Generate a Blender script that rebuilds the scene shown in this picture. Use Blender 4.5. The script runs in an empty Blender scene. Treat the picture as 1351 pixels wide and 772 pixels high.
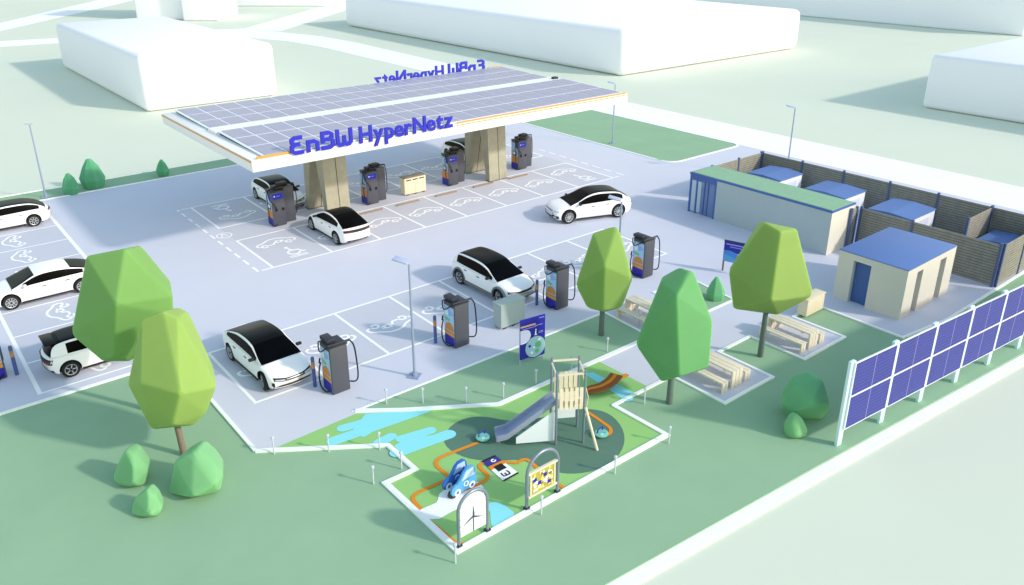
import bpy, bmesh, math, random
from mathutils import Vector, Matrix
random.seed(7)
R = math.radians
sc = bpy.context.scene
COL = sc.collection

# ------------------------------------------------------------------ camera
FPX, YAW, PITCH, CXP, CYP = 1062.7, R(50.6814), R(21.9507), 675.5, 328.644
CAM = Vector((0, 0, 16.5))
FW = Vector((math.cos(YAW)*math.cos(PITCH), math.sin(YAW)*math.cos(PITCH), -math.sin(PITCH)))
RT = Vector((math.sin(YAW), -math.cos(YAW), 0))
UP = RT.cross(FW)
def at(px, py, z=0.0):
    """ground position (world metres) that was surveyed at a point of the plan view"""
    d = FW*FPX + RT*(px-CXP) - UP*(py-CYP)
    p = CAM + d*((z-CAM.z)/d.z)
    return (p.x, p.y)
cam = bpy.data.cameras.new('camera')
cam.sensor_width = 36; cam.lens = 36*FPX/1351; cam.shift_y = -57.356/1351
cam.clip_end = 3000; cam.clip_start = .1
camo = bpy.data.objects.new('camera', cam); COL.objects.link(camo)
m = Matrix((RT, UP, -FW)).transposed().to_4x4(); m.translation = CAM
camo.matrix_world = m
sc.camera = camo

# ------------------------------------------------------------------ materials
def lin(h):
    if isinstance(h, str):
        h = h.lstrip('#'); c = [int(h[i:i+2], 16)/255 for i in (0, 2, 4)]
    else: c = h
    return tuple((x/12.92 if x <= .04045 else ((x+.055)/1.055)**2.4) for x in c) + (1,)
MATS = {}
def mat(name, col, rough=.6, metal=0, noise=0, scale=1.0, coat=0, spec=.5, bump=0):
    if name in MATS: return MATS[name]
    mt = bpy.data.materials.new(name); mt.use_nodes = True
    nt = mt.node_tree; b = nt.nodes['Principled BSDF']
    c = lin(col)
    b.inputs['Base Color'].default_value = c
    b.inputs['Roughness'].default_value = rough
    b.inputs['Metallic'].default_value = metal
    b.inputs['Specular IOR Level'].default_value = spec
    b.inputs['Coat Weight'].default_value = coat
    tc = nt.nodes.new('ShaderNodeTexCoord')
    if noise:
        n = nt.nodes.new('ShaderNodeTexNoise'); n.inputs['Scale'].default_value = scale
        n.inputs['Detail'].default_value = 6; n.inputs['Roughness'].default_value = .6
        nt.links.new(tc.outputs['Object'], n.inputs['Vector'])
        r = nt.nodes.new('ShaderNodeValToRGB')
        r.color_ramp.elements[0].position = .3; r.color_ramp.elements[1].position = .7
        lo = [max(0, x*(1-noise)) for x in c[:3]]+[1]; hi = [min(1, x*(1+noise)) for x in c[:3]]+[1]
        r.color_ramp.elements[0].color = lo; r.color_ramp.elements[1].color = hi
        nt.links.new(n.outputs['Fac'], r.inputs['Fac'])
        nt.links.new(r.outputs['Color'], b.inputs['Base Color'])
        if bump:
            bp = nt.nodes.new('ShaderNodeBump'); bp.inputs['Strength'].default_value = bump; bp.inputs['Distance'].default_value = .02
            n2 = nt.nodes.new('ShaderNodeTexNoise'); n2.inputs['Scale'].default_value = scale*8; n2.inputs['Detail'].default_value = 4
            nt.links.new(tc.outputs['Object'], n2.inputs['Vector'])
            nt.links.new(n2.outputs['Fac'], bp.inputs['Height']); nt.links.new(bp.outputs['Normal'], b.inputs['Normal'])
    MATS[name] = mt
    return mt
def concrete_mat(name, col):
    """board-marked concrete: fine vertical boards"""
    mt = mat(name, col, .7, noise=.10, scale=2.0)
    return mt
M = dict(
 terrain=mat('pale_ground', '#D9E0CF', .95, noise=.025, scale=.05, spec=.1),
 road=mat('white_road', '#FAFAFC', .8, noise=.01, scale=.3, spec=.2),
 lawn=mat('lawn_green', '#96B898', .95, noise=.04, scale=.35, spec=.1, bump=.1),
 lot=mat('lavender_paving', '#D2D4E1', .85, noise=.015, scale=.5, spec=.2),
 bay=mat('bay_paving', '#C9CBD7', .85, noise=.015, scale=.8, spec=.2),
 white=mat('white_line_paint', '#FBFCFD', .7, spec=.2),
 kerb=mat('white_kerb', '#F8FBFA', .7, noise=.01, scale=2, spec=.2),
 wbuild=mat('pale_building', '#F6F7FF', .9, noise=.006, scale=.2, spec=.15),
 canopy=mat('canopy_white', '#F8F6F6', .5, spec=.3),
 orange=mat('orange_trim', '#E3A24C', .5),
 pv=mat('roof_solar_glass', '#A6A1B9', .35, noise=.05, scale=1.5, spec=.5),
 pv2=mat('upright_solar_glass', '#31368F', .45, noise=.06, scale=2, spec=.5),
 pvline=mat('solar_grid_line', '#595EAE', .4),
 frame=mat('white_metal_frame', '#EEF3FA', .4, spec=.4),
 post_cyan=mat('pale_blue_post', '#D3EEF4', .5),
 conc=concrete_mat('board_marked_concrete', '#A9A592'),
 groove=mat('dark_groove', '#4C463E', .8),
 blue=mat('sign_blue', '#2429BE', .45),
 navy=mat('charger_navy', '#2622A6', .45),
 skyb=mat('graphic_sky', '#A9CDF2', .4),
 gor=mat('graphic_orange', '#D08A3C', .5),
 ggr=mat('graphic_green', '#6FBF8C', .5),
 dark=mat('charger_grey', '#50525C', .5, spec=.4),
 dark2=mat('charger_dark', '#33363F', .5, spec=.4),
 cable=mat('cable_rubber', '#0E1120', .55),
 black=mat('black_plastic', '#0C0D0F', .5),
 tyre=mat('tyre_rubber', '#131315', .75, noise=.1, scale=12),
 rim=mat('rim_alloy', '#B9BCC2', .35, metal=.3),
 rimd=mat('rim_dark', '#2A2A2D', .4, metal=.5),
 paint=mat('car_white', '#FBFBFD', .35, spec=.3),
 clad=mat('car_grey_cladding', '#6E7278', .55),
 glass=mat('car_black_glass', '#040405', .3, spec=.06),
 roofb=mat('car_black_roof', '#0D0D0E', .35, spec=.12),
 lamp=mat('car_headlamp', '#C9CED6', .15, coat=.5),
 red=mat('car_tail_red', '#5A0B14', .25, coat=.5),
 pole=mat('galvanised_blue_grey', '#9FACC8', .45, metal=.3),
 lightpost=mat('pale_zinc', '#C6D0DC', .5),
 polepale=mat('pale_lamp_head', '#AEB8D6', .5),
 steel=mat('play_steel', '#8A97A8', .35, metal=.4),
 slide=mat('slide_steel', '#A0AAC6', .35, metal=.2),
 wood=mat('light_wood', '#E8DDC6', .7, noise=.06, scale=4),
 wood2=mat('pale_wood_post', '#DFD6C0', .7, noise=.05, scale=4),
 fence=mat('fence_wood', '#918F86', .75, noise=.14, scale=3),
 fback=mat('fence_gap_board', '#5E5A4C', .9),
 fpost=mat('fence_post_blue', '#54648F', .5),
 roofblue=mat('roof_blue', '#5F7DB8', .6, noise=.02, scale=1),
 hutblue=mat('hut_blue', '#4A68AE', .55),
 doorblue=mat('door_blue', '#4467A8', .55),
 wall=mat('shed_wall', '#DFD9CA', .8, noise=.025, scale=1.5),
 niche=mat('niche_grey', '#7F8C96', .7),
 groof=mat('green_roof', '#8DB696', .95, noise=.05, scale=3),
 box=mat('container_white', '#E6E9F2', .6),
 cabw=mat('cabinet_beige', '#E8DCBE', .6, noise=.02, scale=2),
 cabs=mat('cabinet_side', '#8B8371', .7),
 cabg=mat('cabinet_grey_green', '#AFBDB9', .6, noise=.02, scale=2),
 stop=mat('wheel_stop_brown', '#9B8475', .7),
 pg=mat('play_green', '#9ACB7E', .9, noise=.02, scale=1, spec=.15),
 pgd=mat('play_dark_green', '#5F8171', .9, noise=.02, scale=1, spec=.15),
 pcy=mat('play_cyan', '#92E4EC', .9, noise=.01, scale=1, spec=.15),
 por=mat('play_orange', '#E98F2D', .9, spec=.15),
 pbrown=mat('bridge_brown', '#9A4F1B', .6),
 tcar=mat('toy_blue', '#5AA6E0', .45),
 tcar2=mat('toy_blue_dark', '#2F6FC4', .45),
 tglass=mat('toy_window', '#BFD3F0', .3),
 yellow=mat('panel_yellow', '#E4CE55', .5),
 disc=mat('spinner_teal', '#7CC5B8', .5),
 trunk=mat('trunk_grey', '#66756D', .9, noise=.1, scale=6),
 trunkb=mat('trunk_brown', '#857769', .9, noise=.1, scale=6),
)
def leafm(name, col):
    mt = mat(name, col, .85, noise=.03, scale=.8, spec=.15); b = mt.node_tree.nodes['Principled BSDF']
    b.inputs['Subsurface Weight'].default_value = .6; b.inputs['Subsurface Radius'].default_value = (.6, .9, .35); b.inputs['Subsurface Scale'].default_value = .6
    return mt
LEAF = dict(a=leafm('foliage_mid', '#78A45E'), b=leafm('foliage_lime', '#90AE60'), c=leafm('foliage_lime_mid', '#88A95C'), d=leafm('foliage_green', '#68A36C'),
            e=leafm('foliage_olive', '#8AA65C'), f=leafm('shrub_light', '#7DB584'), g=leafm('shrub_mid', '#5FA57D'), h=leafm('shrub_dark', '#71B083'))

# ------------------------------------------------------------------ mesh helpers
class MB:
    def __init__(s): s.v = []; s.f = []; s.m = []; s.mats = []
    def mi(s, mt):
        if mt not in s.mats: s.mats.append(mt)
        return s.mats.index(mt)
    def add(s, vs, fs, mt):
        o = len(s.v); s.v += [tuple(p) for p in vs]; k = s.mi(mt)
        for f in fs: s.f.append([i+o for i in f]); s.m.append(k)
    def box(s, x0, x1, y0, y1, z0, z1, mt, M4=None):
        vs = [Vector((x, y, z)) for z in (z0, z1) for y in (y0, y1) for x in (x0, x1)]
        if M4: vs = [M4 @ v for v in vs]
        s.add(vs, [(0, 2, 3, 1), (4, 5, 7, 6), (0, 1, 5, 4), (2, 6, 7, 3), (0, 4, 6, 2), (1, 3, 7, 5)], mt)
    def prism(s, poly, z0, z1, mt, M4=None):
        a = sum(poly[i][0]*poly[(i+1) % len(poly)][1]-poly[(i+1) % len(poly)][0]*poly[i][1] for i in range(len(poly)))
        if a < 0: poly = poly[::-1]
        n = len(poly)
        vs = [Vector((x, y, z)) for z in (z0, z1) for x, y in poly]
        if M4: vs = [M4 @ v for v in vs]
        s.add(vs, [list(range(n))[::-1], list(range(n, 2*n))] + [(i, (i+1) % n, n+(i+1) % n, n+i) for i in range(n)], mt)
    def sheet(s, poly, z, mt):
        a = sum(poly[i][0]*poly[(i+1) % len(poly)][1]-poly[(i+1) % len(poly)][0]*poly[i][1] for i in range(len(poly)))
        if a < 0: poly = poly[::-1]
        s.add([(x, y, z) for x, y in poly], [list(range(len(poly)))], mt)
    def ribbon(s, pts, w, z0, mt, closed=False, z1=None, M4=None):
        pts = [Vector(p[:2]) for p in pts]; n = len(pts)
        L, Rr = [], []
        for i, p in enumerate(pts):
            a = pts[i-1] if (i > 0 or closed) else None; b = pts[(i+1) % n] if (i < n-1 or closed) else None
            d1 = (p-a).normalized() if a is not None else (b-p).normalized()
            d2 = (b-p).normalized() if b is not None else d1
            n1 = Vector((-d1.y, d1.x)); n2 = Vector((-d2.y, d2.x)); t = n1+n2
            t = t.normalized() if t.length > 1e-6 else n1
            k = w/2/max(.45, t.dot(n1))
            L.append(p+t*k); Rr.append(p-t*k)
        rng = range(n if closed else n-1)
        if z1 is None:
            vs = [Vector((q.x, q.y, z0)) for q in L]+[Vector((q.x, q.y, z0)) for q in Rr]
            fs = [(i, n+i, n+(i+1) % n, (i+1) % n) for i in rng]
        else:
            vs = [Vector((q.x, q.y, z)) for z in (z0, z1) for A in (L, Rr) for q in A]
            fs = []
            for i in rng:
                j = (i+1) % n
                fs += [(2*n+i, 3*n+i, 3*n+j, 2*n+j), (i, j, n+j, n+i), (i, 2*n+i, 2*n+j, j), (n+i, n+j, 3*n+j, 3*n+i)]
            if not closed: fs += [(0, n, 3*n, 2*n), (n-1, 3*n-1, 4*n-1, 2*n-1)]
        if M4: vs = [M4 @ v for v in vs]
        s.add(vs, fs, mt)
    def tube(s, pts, r, mt, n=8, r1=None):
        pts = [Vector(p) for p in pts]; k = len(pts); vs = []; prev = None
        for i, p in enumerate(pts):
            d = (pts[min(i+1, k-1)]-pts[max(i-1, 0)]).normalized()
            if prev is None: u = d.orthogonal().normalized()
            else: u = (prev-d*prev.dot(d)).normalized()
            prev = u; w = d.cross(u)
            rr = r if r1 is None else r+(r1-r)*i/(k-1)
            vs += [p+(u*math.cos(2*math.pi*j/n)+w*math.sin(2*math.pi*j/n))*rr for j in range(n)]
        fs = [(i*n+j, i*n+(j+1) % n, (i+1)*n+(j+1) % n, (i+1)*n+j) for i in range(k-1) for j in range(n)]
        fs += [tuple(range(n))[::-1], tuple(range((k-1)*n, k*n))]
        s.add(vs, fs, mt)
    def lathe(s, prof, mt, n=20, M4=None, caps=True):
        k = len(prof); vs = [Vector((r*math.cos(2*math.pi*j/n), r*math.sin(2*math.pi*j/n), z)) for r, z in prof for j in range(n)]
        if M4: vs = [M4 @ v for v in vs]
        fs = [(i*n+j, i*n+(j+1) % n, (i+1)*n+(j+1) % n, (i+1)*n+j) for i in range(k-1) for j in range(n)]
        if caps: fs += [tuple(range(n))[::-1], tuple(range((k-1)*n, k*n))]
        s.add(vs, fs, mt)
    def disc(s, cx, cy, r, z, mt, n=24, M4=None):
        vs = [Vector((cx+r*math.cos(2*math.pi*j/n), cy+r*math.sin(2*math.pi*j/n), z)) for j in range(n)]
        if M4: vs = [M4 @ v for v in vs]
        s.add(vs, [list(range(n))], mt)
    def build(s, name, parent=None, smooth=None, bevel=0, loc=None, rotz=None, segs=2):
        me = bpy.data.meshes.new(name)
        me.from_pydata(s.v, [], s.f)
        for mt in s.mats: me.materials.append(mt)
        for p, k in zip(me.polygons, s.m): p.material_index = k
        me.update()
        if bevel:
            bm = bmesh.new(); bm.from_mesh(me)
            bmesh.ops.bevel(bm, geom=bm.edges[:]+bm.verts[:], offset=bevel, segments=segs, profile=.5, affect='EDGES', clamp_overlap=True)
            bm.to_mesh(me); bm.free()
        if smooth is not None:
            me.shade_smooth(); me.set_sharp_from_angle(angle=R(smooth))
        o = bpy.data.objects.new(name, me); COL.objects.link(o)
        if parent: o.parent = parent
        if loc: o.location = loc
        if rotz is not None: o.rotation_euler.z = rotz
        return o
def tag(o, label=None, cat=None, group=None, kind=None):
    if label: o['label'] = label
    if cat: o['category'] = cat
    if group: o['group'] = group
    if kind: o['kind'] = kind
    return o
def empty(name, label, cat, loc=(0, 0, 0), rz=0, group=None):
    o = bpy.data.objects.new(name, None); COL.objects.link(o)
    o.location = loc; o.rotation_euler.z = rz; o.empty_display_size = .3
    return tag(o, label, cat, group)
def dup(root, loc, rz, label):
    def cp(o, par):
        c = o.copy(); COL.objects.link(c)
        if par: c.parent = par
        for ch in list(o.children): cp(ch, c)
        return c
    r = cp(root, None); r.location = loc; r.rotation_euler.z = rz; r['label'] = label
    return r
def struct(o): o['kind'] = 'structure'; return o
def arc(cx, cy, r, a0, a1, n=8):
    return [(cx+r*math.cos(R(a0+(a1-a0)*i/n)), cy+r*math.sin(R(a0+(a1-a0)*i/n))) for i in range(n+1)]
def smooth_path(pts, it=2, closed=False):
    for _ in range(it):
        q = []
        n = len(pts)
        for i in range(n if closed else n-1):
            a, b = pts[i], pts[(i+1) % n]
            q += [tuple(a[k]*.75+b[k]*.25 for k in range(len(a))), tuple(a[k]*.25+b[k]*.75 for k in range(len(a)))]
        if not closed: q = [pts[0]]+q+[pts[-1]]
        pts = q
    return pts
def rot(v, a): return (v[0]*math.cos(a)-v[1]*math.sin(a), v[0]*math.sin(a)+v[1]*math.cos(a))

# ------------------------------------------------------------------ setting: ground
b = MB(); b.sheet([(-300, -200), (700, -200), (700, 900), (-300, 900)], -.12, M['terrain']); struct(b.build('terrain'))
b = MB()                                                   # white roads
Z = -.112
main_in = [(54.6, -60), (54.6, 90), (54.6, 111), (53.5, 120), (49.9, 128.5), (44, 134), (30, 139), (19, 140.3), (-40, 141)]
main_out = [(60, -60), (60.3, 90), (60.9, 112), (60.2, 122), (57.5, 131), (54.5, 139.8), (46, 143.5), (27.2, 146), (19.5, 147.6), (-40, 149)]
for i in range(len(main_in)-1): b.sheet([main_in[i], main_in[i+1], main_out[i+1], main_out[i]], Z, M['road'])
struct(b.build('road'))
b = MB()
br_a = [(54, 139), (82, 166), (95, 174.5), (130, 200)]; br_b = [(58, 132), (87, 159.9), (102, 171), (137, 192)]
for i in range(3): b.sheet([br_a[i], br_a[i+1], br_b[i+1], br_b[i]], Z+.004, M['road'])
b.sheet([(23.7, 175.7), (50.4, 216.4), (100, 292), (104, 283), (52.7, 204.2), (21.6, 161.7), (0, 131), (-3, 140)], Z+.008, M['road'])
struct(b.build('side_road'))
lawn_poly = [(-80, 20.5), (12.55, 11.37), (21.7, 10.57), (35.12, 9.3), (54.4, 7.5), (54.4, 59.7), (-80, 59.7)]
b = MB(); b.prism(lawn_poly, -.115, 0, M['lawn']); struct(b.build('lawn'))
lot_poly = [(-60, 31.0), (7.66, 31.0), (7.66, 23.05), (11.26, 20.5), (11.26, 18.78), (10.14, 18.8), (10.18, 14.86), (19.12, 14.8), (19.03, 17.31),
            (22.32, 17.31), (22.32, 14.79), (25.3, 14.75), (25.3, 17.34), (27.47, 17.34), (27.5, 14.75), (30.56, 14.72), (30.53, 17.2), (32.45, 17.2),
            (32.45, 13.1), (35.7, 12.66), (54.38, 12.6), (54.38, 57.3), (-60, 57.3)]
b = MB(); b.prism(lot_poly, -.11, .02, M['lot']); struct(b.build('parking_pavement'))
mid_patch = [(11.45, 23.0), (24.25, 22.92), (24.1, 20.0), (15.76, 20.0), (12.78, 21.97)]
bush_patch = [(27.6, 22.95), (30.3, 22.8), (29.95, 20.0), (27.75, 20.0)]
back_patch = [(45.8, 54.5)] + [(45.8, 38.4)] + arc(47.0, 38.45, 1.2, 180, 270, 6) + arc(53.6, 38.0, .75, 270, 360, 5) + [(54.36, 54.5)]
for nm, p in (('lawn', mid_patch), ('lawn', bush_patch), ('lawn', back_patch)):
    b = MB(); b.prism(p, -.1, .034, M['lawn']); struct(b.build(nm))
# kerbs and edge strips
b = MB()
b.ribbon([(-80, 20.25), (12.62, 11.16), (21.7, 10.35), (35.12, 9.07), (54.4, 7.24)], .42, -.118, M['kerb'], z1=-.05)
struct(b.build('kerb'))
b = MB()
for pts, w, cl in (([(-60, 31.0), (7.66, 31.0), (7.66, 23.05), (11.26, 20.5), (11.26, 18.78), (10.14, 18.8), (10.18, 14.86), (19.12, 14.8), (19.03, 17.31),
                     (22.32, 17.31), (22.32, 14.79), (25.3, 14.75), (25.3, 17.34), (27.47, 17.34), (27.5, 14.75), (30.56, 14.72), (30.53, 17.2), (32.45, 17.2), (32.45, 13.1), (35.7, 12.66), (54.38, 12.6)], .13, False),
                   (mid_patch, .12, True), (bush_patch, .12, True), (back_patch, .16, True), ([(-60, 57.3), (45, 57.3)], .13, False), ([(-60, 59.7), (45, 59.7)], .07, False)):
    b.ribbon(pts, w, -.05, M['kerb'], closed=cl, z1=.06)
struct(b.build('edge_strip'))
b = MB()
b.ribbon([(7.66, 22.98), (11.3, 20.42), (11.3, 18.72), (10.2, 18.74), (10.24, 14.92), (19.06, 14.86), (18.97, 17.31)], .13, -.045, M['kerb'], z1=.072)
b.ribbon([(11.45, 23.0), (12.78, 21.97), (15.76, 20.02), (24.1, 20.02)], .19, -.045, M['kerb'], z1=.08)
struct(b.build('play_kerb'))

# ------------------------------------------------------------------ painted markings
ZP = .026
FX = [8.86+2.885*k for k in range(9)]
b = MB()
# slightly darker bay floors
for p in ([(8.86, 25.85), (31.94, 25.85), (31.94, 30.66), (8.86, 30.66)], [(14.72, 37.48), (39.86, 37.48), (39.86, 49.75), (14.72, 49.75)], [(2.8, 31.6), (7.55, 31.6), (7.55, 57.2), (2.8, 57.2)]):
    b.sheet(p, .0235, M['bay'])
struct(b.build('bay_paving'))
b = MB(); W = .13
def ln(x0, y0, x1, y1, w=W, z=ZP): b.ribbon([(x0, y0), (x1, y1)], w, z, M['white'])
b.ribbon([(8.86, 25.85), (31.94, 25.85), (31.94, 30.66), (8.86, 30.66)], W, ZP, M['white'], closed=True)
for x in FX[1:-1]: ln(x, 25.92, x, 30.6)
IX = [14.72, 18.1, 21.13, 24.16, 27.2, 30.3, 33.4, 36.5, 39.86]
b.ribbon([(14.72, 37.48), (39.86, 37.48), (39.86, 42.36), (14.72, 42.36)], W, ZP, M['white'], closed=True)
b.ribbon([(14.72, 44.95), (39.86, 44.95), (39.86, 49.75), (14.72, 49.75)], W, ZP, M['white'], closed=True)
for x in IX[1:-1]:
    ln(x, 37.55, x, 42.3); ln(x, 45.0, x, 49.69)
def dashes(x0, y0, x1, y1, d=.75, g=.45, w=.13):
    L = math.hypot(x1-x0, y1-y0); u = ((x1-x0)/L, (y1-y0)/L); t = 0
    while t < L:
        e = min(t+d, L); ln(x0+u[0]*t, y0+u[1]*t, x0+u[0]*e, y0+u[1]*e, w); t += d+g
dashes(13.9, 37.45, 13.9, 49.8); dashes(40.9, 37.45, 40.9, 46.6); dashes(14.1, 37.48, 14.65, 37.48); dashes(14.1, 49.75, 14.6, 49.75)
dashes(40.0, 37.48, 40.8, 37.48, .5, .3)
LY = [31.62+2.85*k for k in range(10)]
ln(2.8, 31.56, 2.8, 57.2, .16); ln(7.55, 31.56, 7.55, 57.2, .2)
for y in LY: ln(2.89, y, 7.44, y, .1)
ln(1.0, 31.02, 7.5, 31.02, .1, .0245)
struct(b.build('bay_lines'))
# symbols: an electric car in outline with a plug, and a wheelchair on the end bays
def sym_car(cx, cy, a, s=1.0):
    def T(pts): return [(cx+rot((x*s, y*s), a)[0], cy+rot((x*s, y*s), a)[1]) for x, y in pts]
    w = .12*s
    roof = smooth_path([(-1.0, .02), (-1.12, .25), (-.95, .42), (-.6, .52), (-.25, .85), (.35, .88), (.75, .55), (1.1, .4), (1.15, .1), (.95, .0)], 2)
    b.ribbon(T(roof), w, ZP+.002, M['white'])
    b.ribbon(T(arc(-.72, 0, .17, 0, 330, 12)), w, ZP+.003, M['white'])
    b.ribbon(T(arc(.68, 0, .17, 0, 330, 12)), w, ZP+.003, M['white'])
    b.ribbon(T(smooth_path([(-.5, .0), (-.15, .02), (-.1, .25), (.1, .28)], 2)), w, ZP+.0036, M['white'])
    b.ribbon(T([(.08, .14), (.08, .46), (.34, .42), (.34, .18)]), w*.8, ZP+.0045, M['white'], closed=True)
    b.ribbon(T([(.36, .37), (.5, .37)]), w*.8, ZP+.0052, M['white']); b.ribbon(T([(.36, .23), (.5, .23)]), w*.8, ZP+.0052, M['white'])
def sym_chair(cx, cy, a, s=1.0):
    def T(pts): return [(cx+rot((x*s, y*s), a)[0], cy+rot((x*s, y*s), a)[1]) for x, y in pts]
    w = .14*s
    b.ribbon(T(arc(0, 0, .36, 60, 340, 14)), w, ZP+.002, M['white'])
    b.ribbon(T([(-.08, .75), (0, .3), (.35, .28), (.5, -.15), (.68, -.1)]), w, ZP+.003, M['white'])
    b.ribbon(T(arc(-.1, .92, .08, 0, 330, 8)), w, ZP+.004, M['white'])
    for k in (-.75, -.55): b.ribbon(T([(-.55, k), (.0, k), (.05, k+.06), (.1, k), (.6, k)]), w*.7, ZP+.002, M['white'])
b = MB()
for k in (1, 2, 3, 5, 6, 7): sym_car((FX[k]+FX[k+1])/2, 28.35, math.pi)
sym_car(10.3, 28.4, math.pi)
for k in range(1, 7): sym_car((IX[k]+IX[k+1])/2, 39.55, 0, 1.05); sym_car((IX[k]+IX[k+1])/2, 47.9, math.pi, 1.05)
for x in (16.4, 38.2):
    sym_car(x-.1, 40.5, 0, 1.0); sym_chair(x+.1, 38.8, 0, .9); sym_car(x+.1, 46.8, math.pi, 1.0); sym_chair(x-.1, 48.5, math.pi, .9)
for k in (0, 1, 2, 4, 5, 6): sym_car(5.3, (LY[k]+LY[k+1])/2, math.pi/2, .95)
b.ribbon(arc(14.5, 43.65, .42, 0, 360, 14), .09, ZP+.001, M['white']); b.ribbon([(14.3, 43.4), (14.45, 43.9), (14.7, 43.5)], .09, ZP+.002, M['white'])
struct(b.build('bay_symbols'))
b = MB()

# ------------------------------------------------------------------ playground surface
pg_poly = [(8.2, 22.75), (11.4, 22.85), (12.78, 21.9), (15.76, 19.95), (20.9, 19.92), (20.98, 17.36), (18.95, 17.36), (19.05, 14.9), (10.26, 14.94), (10.22, 18.7), (11.32, 18.7), (11.32, 20.46)]
b = MB(); b.sheet(pg_poly, .025, M['pg']); struct(b.build('play_surface'))
b = MB()
blob = [at(*p) for p in [(583, 588), (590, 566), (612, 552), (640, 550), (668, 556), (700, 556), (735, 546), (775, 539), (806, 546), (825, 570), (822, 597), (796, 620), (752, 628), (716, 619), (690, 607), (655, 609), (615, 607)]]
b.sheet(smooth_path(blob, 2, True), .029, M['pgd'])
def bar(pa, pb, w, z=.033):                       # round-ended cyan stripe
    a, c = Vector(at(*pa)), Vector(at(*pb)); d = (c-a).normalized(); n = Vector((-d.y, d.x)); an = math.degrees(math.atan2(d.y, d.x))
    b.sheet(arc(c.x, c.y, w/2, an-90, an+90, 8)+arc(a.x, a.y, w/2, an+90, an+270, 8), z, M['pcy'])
def cyan(pts, z=.033): b.sheet([at(*p) for p in pts], z, M['pcy'])
bar((440, 583), (560, 541), .5); bar((452, 566), (535, 543), .42, .0335); cyan([(468, 578), (520, 543), (545, 543), (487, 573)], .034)
b.sheet([at(*p) for p in [(462, 573), (482, 547), (540, 542.6), (534, 546), (480, 578)]], .0345, M['pcy'])
bar((500, 585), (516, 577), .42); bar((524, 598), (592, 574), .52); bar((530, 580), (568, 569), .42, .0335)
b.sheet([at(*p) for p in [(520, 589), (536, 580), (584, 573), (580, 580), (531, 603)]], .034, M['pcy'])
bar((654, 668), (640, 672), .35)
b.sheet(smooth_path([at(*p) for p in [(648, 700), (646, 668), (660, 663), (684, 682), (662, 697)]], 1, True), .034, M['pcy'])
cyan([(771, 494), (782, 492), (838, 520), (824, 529)]); cyan([(822, 524), (838, 518), (834, 530), (822, 531)], .0335)
wh = [at(*p) for p in [(549, 676), (570, 667), (577, 664), (580, 650), (598, 645), (625, 634), (637, 641), (640, 655), (630, 662), (600, 674), (573, 690)]]
b.sheet(smooth_path(wh, 1, True), .037, M['white'])
def track(pts, w=.13, z=.041, mt='por'): b.ribbon(smooth_path([at(*p) for p in pts], 3), w, z, M[mt])
track([(631, 585), (600, 597), (577, 606), (574, 615), (587, 625), (594, 632)])
track([(592, 633), (570, 643), (548, 652), (543, 660), (556, 673)])
track([(568, 690), (585, 704), (602, 719), (612, 719)])
track([(607, 650), (640, 637), (645, 628), (632, 618), (634, 613), (648, 609), (682, 612)], z=.0415)
track([(682, 612), (690, 607), (698, 608), (712, 622), (745, 646)], z=.042)
track([(776, 545), (799, 561), (806, 566), (806, 574), (793, 577)])
track([(775, 517), (800, 508), (828, 495)], .2)
struct(b.build('play_markings'))
# charger picture painted on the play surface
b = MB()
P4 = [Vector(at(635, 610)), Vector(at(653, 602)), Vector(at(685, 626)), Vector(at(665, 637))]
def q(u, v): return tuple(P4[0]*(1-u)*(1-v)+P4[1]*u*(1-v)+P4[2]*u*v+P4[3]*(1-u)*v)
def qs(u0, u1, v0, v1, z, mt): b.sheet([q(u0, v0), q(u1, v0), q(u1, v1), q(u0, v1)], z, mt)
qs(0, 1, 0, 1, .045, M['white']); qs(0, 1, 0, .06, .049, M['black']); qs(0, 1, .06, .3, .049, mat('floor_navy', '#352F86', .7)); qs(0, 1, .3, .45, .049, M['por'])
qs(.25, .8, .38, .62, .053, M['black']); qs(0, 1, .94, 1, .049, M['black'])
b.ribbon([q(.6+.12*math.cos(t), .17+.05*math.sin(t)) for t in [i*.5 for i in range(12)]], .05, .053, M['white'])
b.ribbon([q(.28, .7), q(.24, .76), q(.26, .84), q(.42, .86), q(.62, .86), q(.66, .78), q(.62, .7)], .05, .053, M['black']); b.ribbon([q(.43, .85), q(.43, .75)], .05, .0545, M['black'])
struct(b.build('painted_charger_picture'))

# ------------------------------------------------------------------ far pale buildings
def pale(name, label, x0, x1, y0, y1, h, rz=0, c=(0, 0), bev=.35):
    b = MB(); b.box(x0, x1, y0, y1, -.12, h, M['wbuild'])
    o = b.build(name, smooth=40, bevel=bev, segs=3); o.location = (c[0], c[1], 0); o.rotation_euler.z = rz
    return tag(o, label, 'building', 'pale blank buildings beyond the station')
pale('flat_building', 'white flat roofed building block just behind the left end of the canopy', 21.15, 34.5, 80.6, 114.5, 5.3, bev=.6)
pale('flat_building', 'long white flat roofed hall behind the middle of the canopy', 70.1, 106.8, 65.4, 132, 5.4, bev=.9)
pale('flat_building', 'white hall far at the top right, cut off by the picture edge', 147, 210, 50.5, 140, 7.5)
pale('flat_building', 'white block at the right edge beyond the wide white road', 80.5, 104, 8, 35.2, 5.0, bev=.5)
an = math.atan2(-4.0, 4.9)
o = pale('tall_building', 'tall pale block behind the left flat building, roof out of the picture', 0, 6.6, 0, 11.8, 13, an, (50.6, 158.0))
o = pale('tall_building', 'tall pale block with shaded side standing left of its twin, behind the left flat building', -9.5, -.4, 2.0, 12, 13, an, (50.6, 158.0))
o = pale('flat_building', 'pale bluish building at the top edge above the curved white road', 0, 22, 0, 14, 8, math.atan2(-7.6, 9.2), (69, 180))

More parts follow.
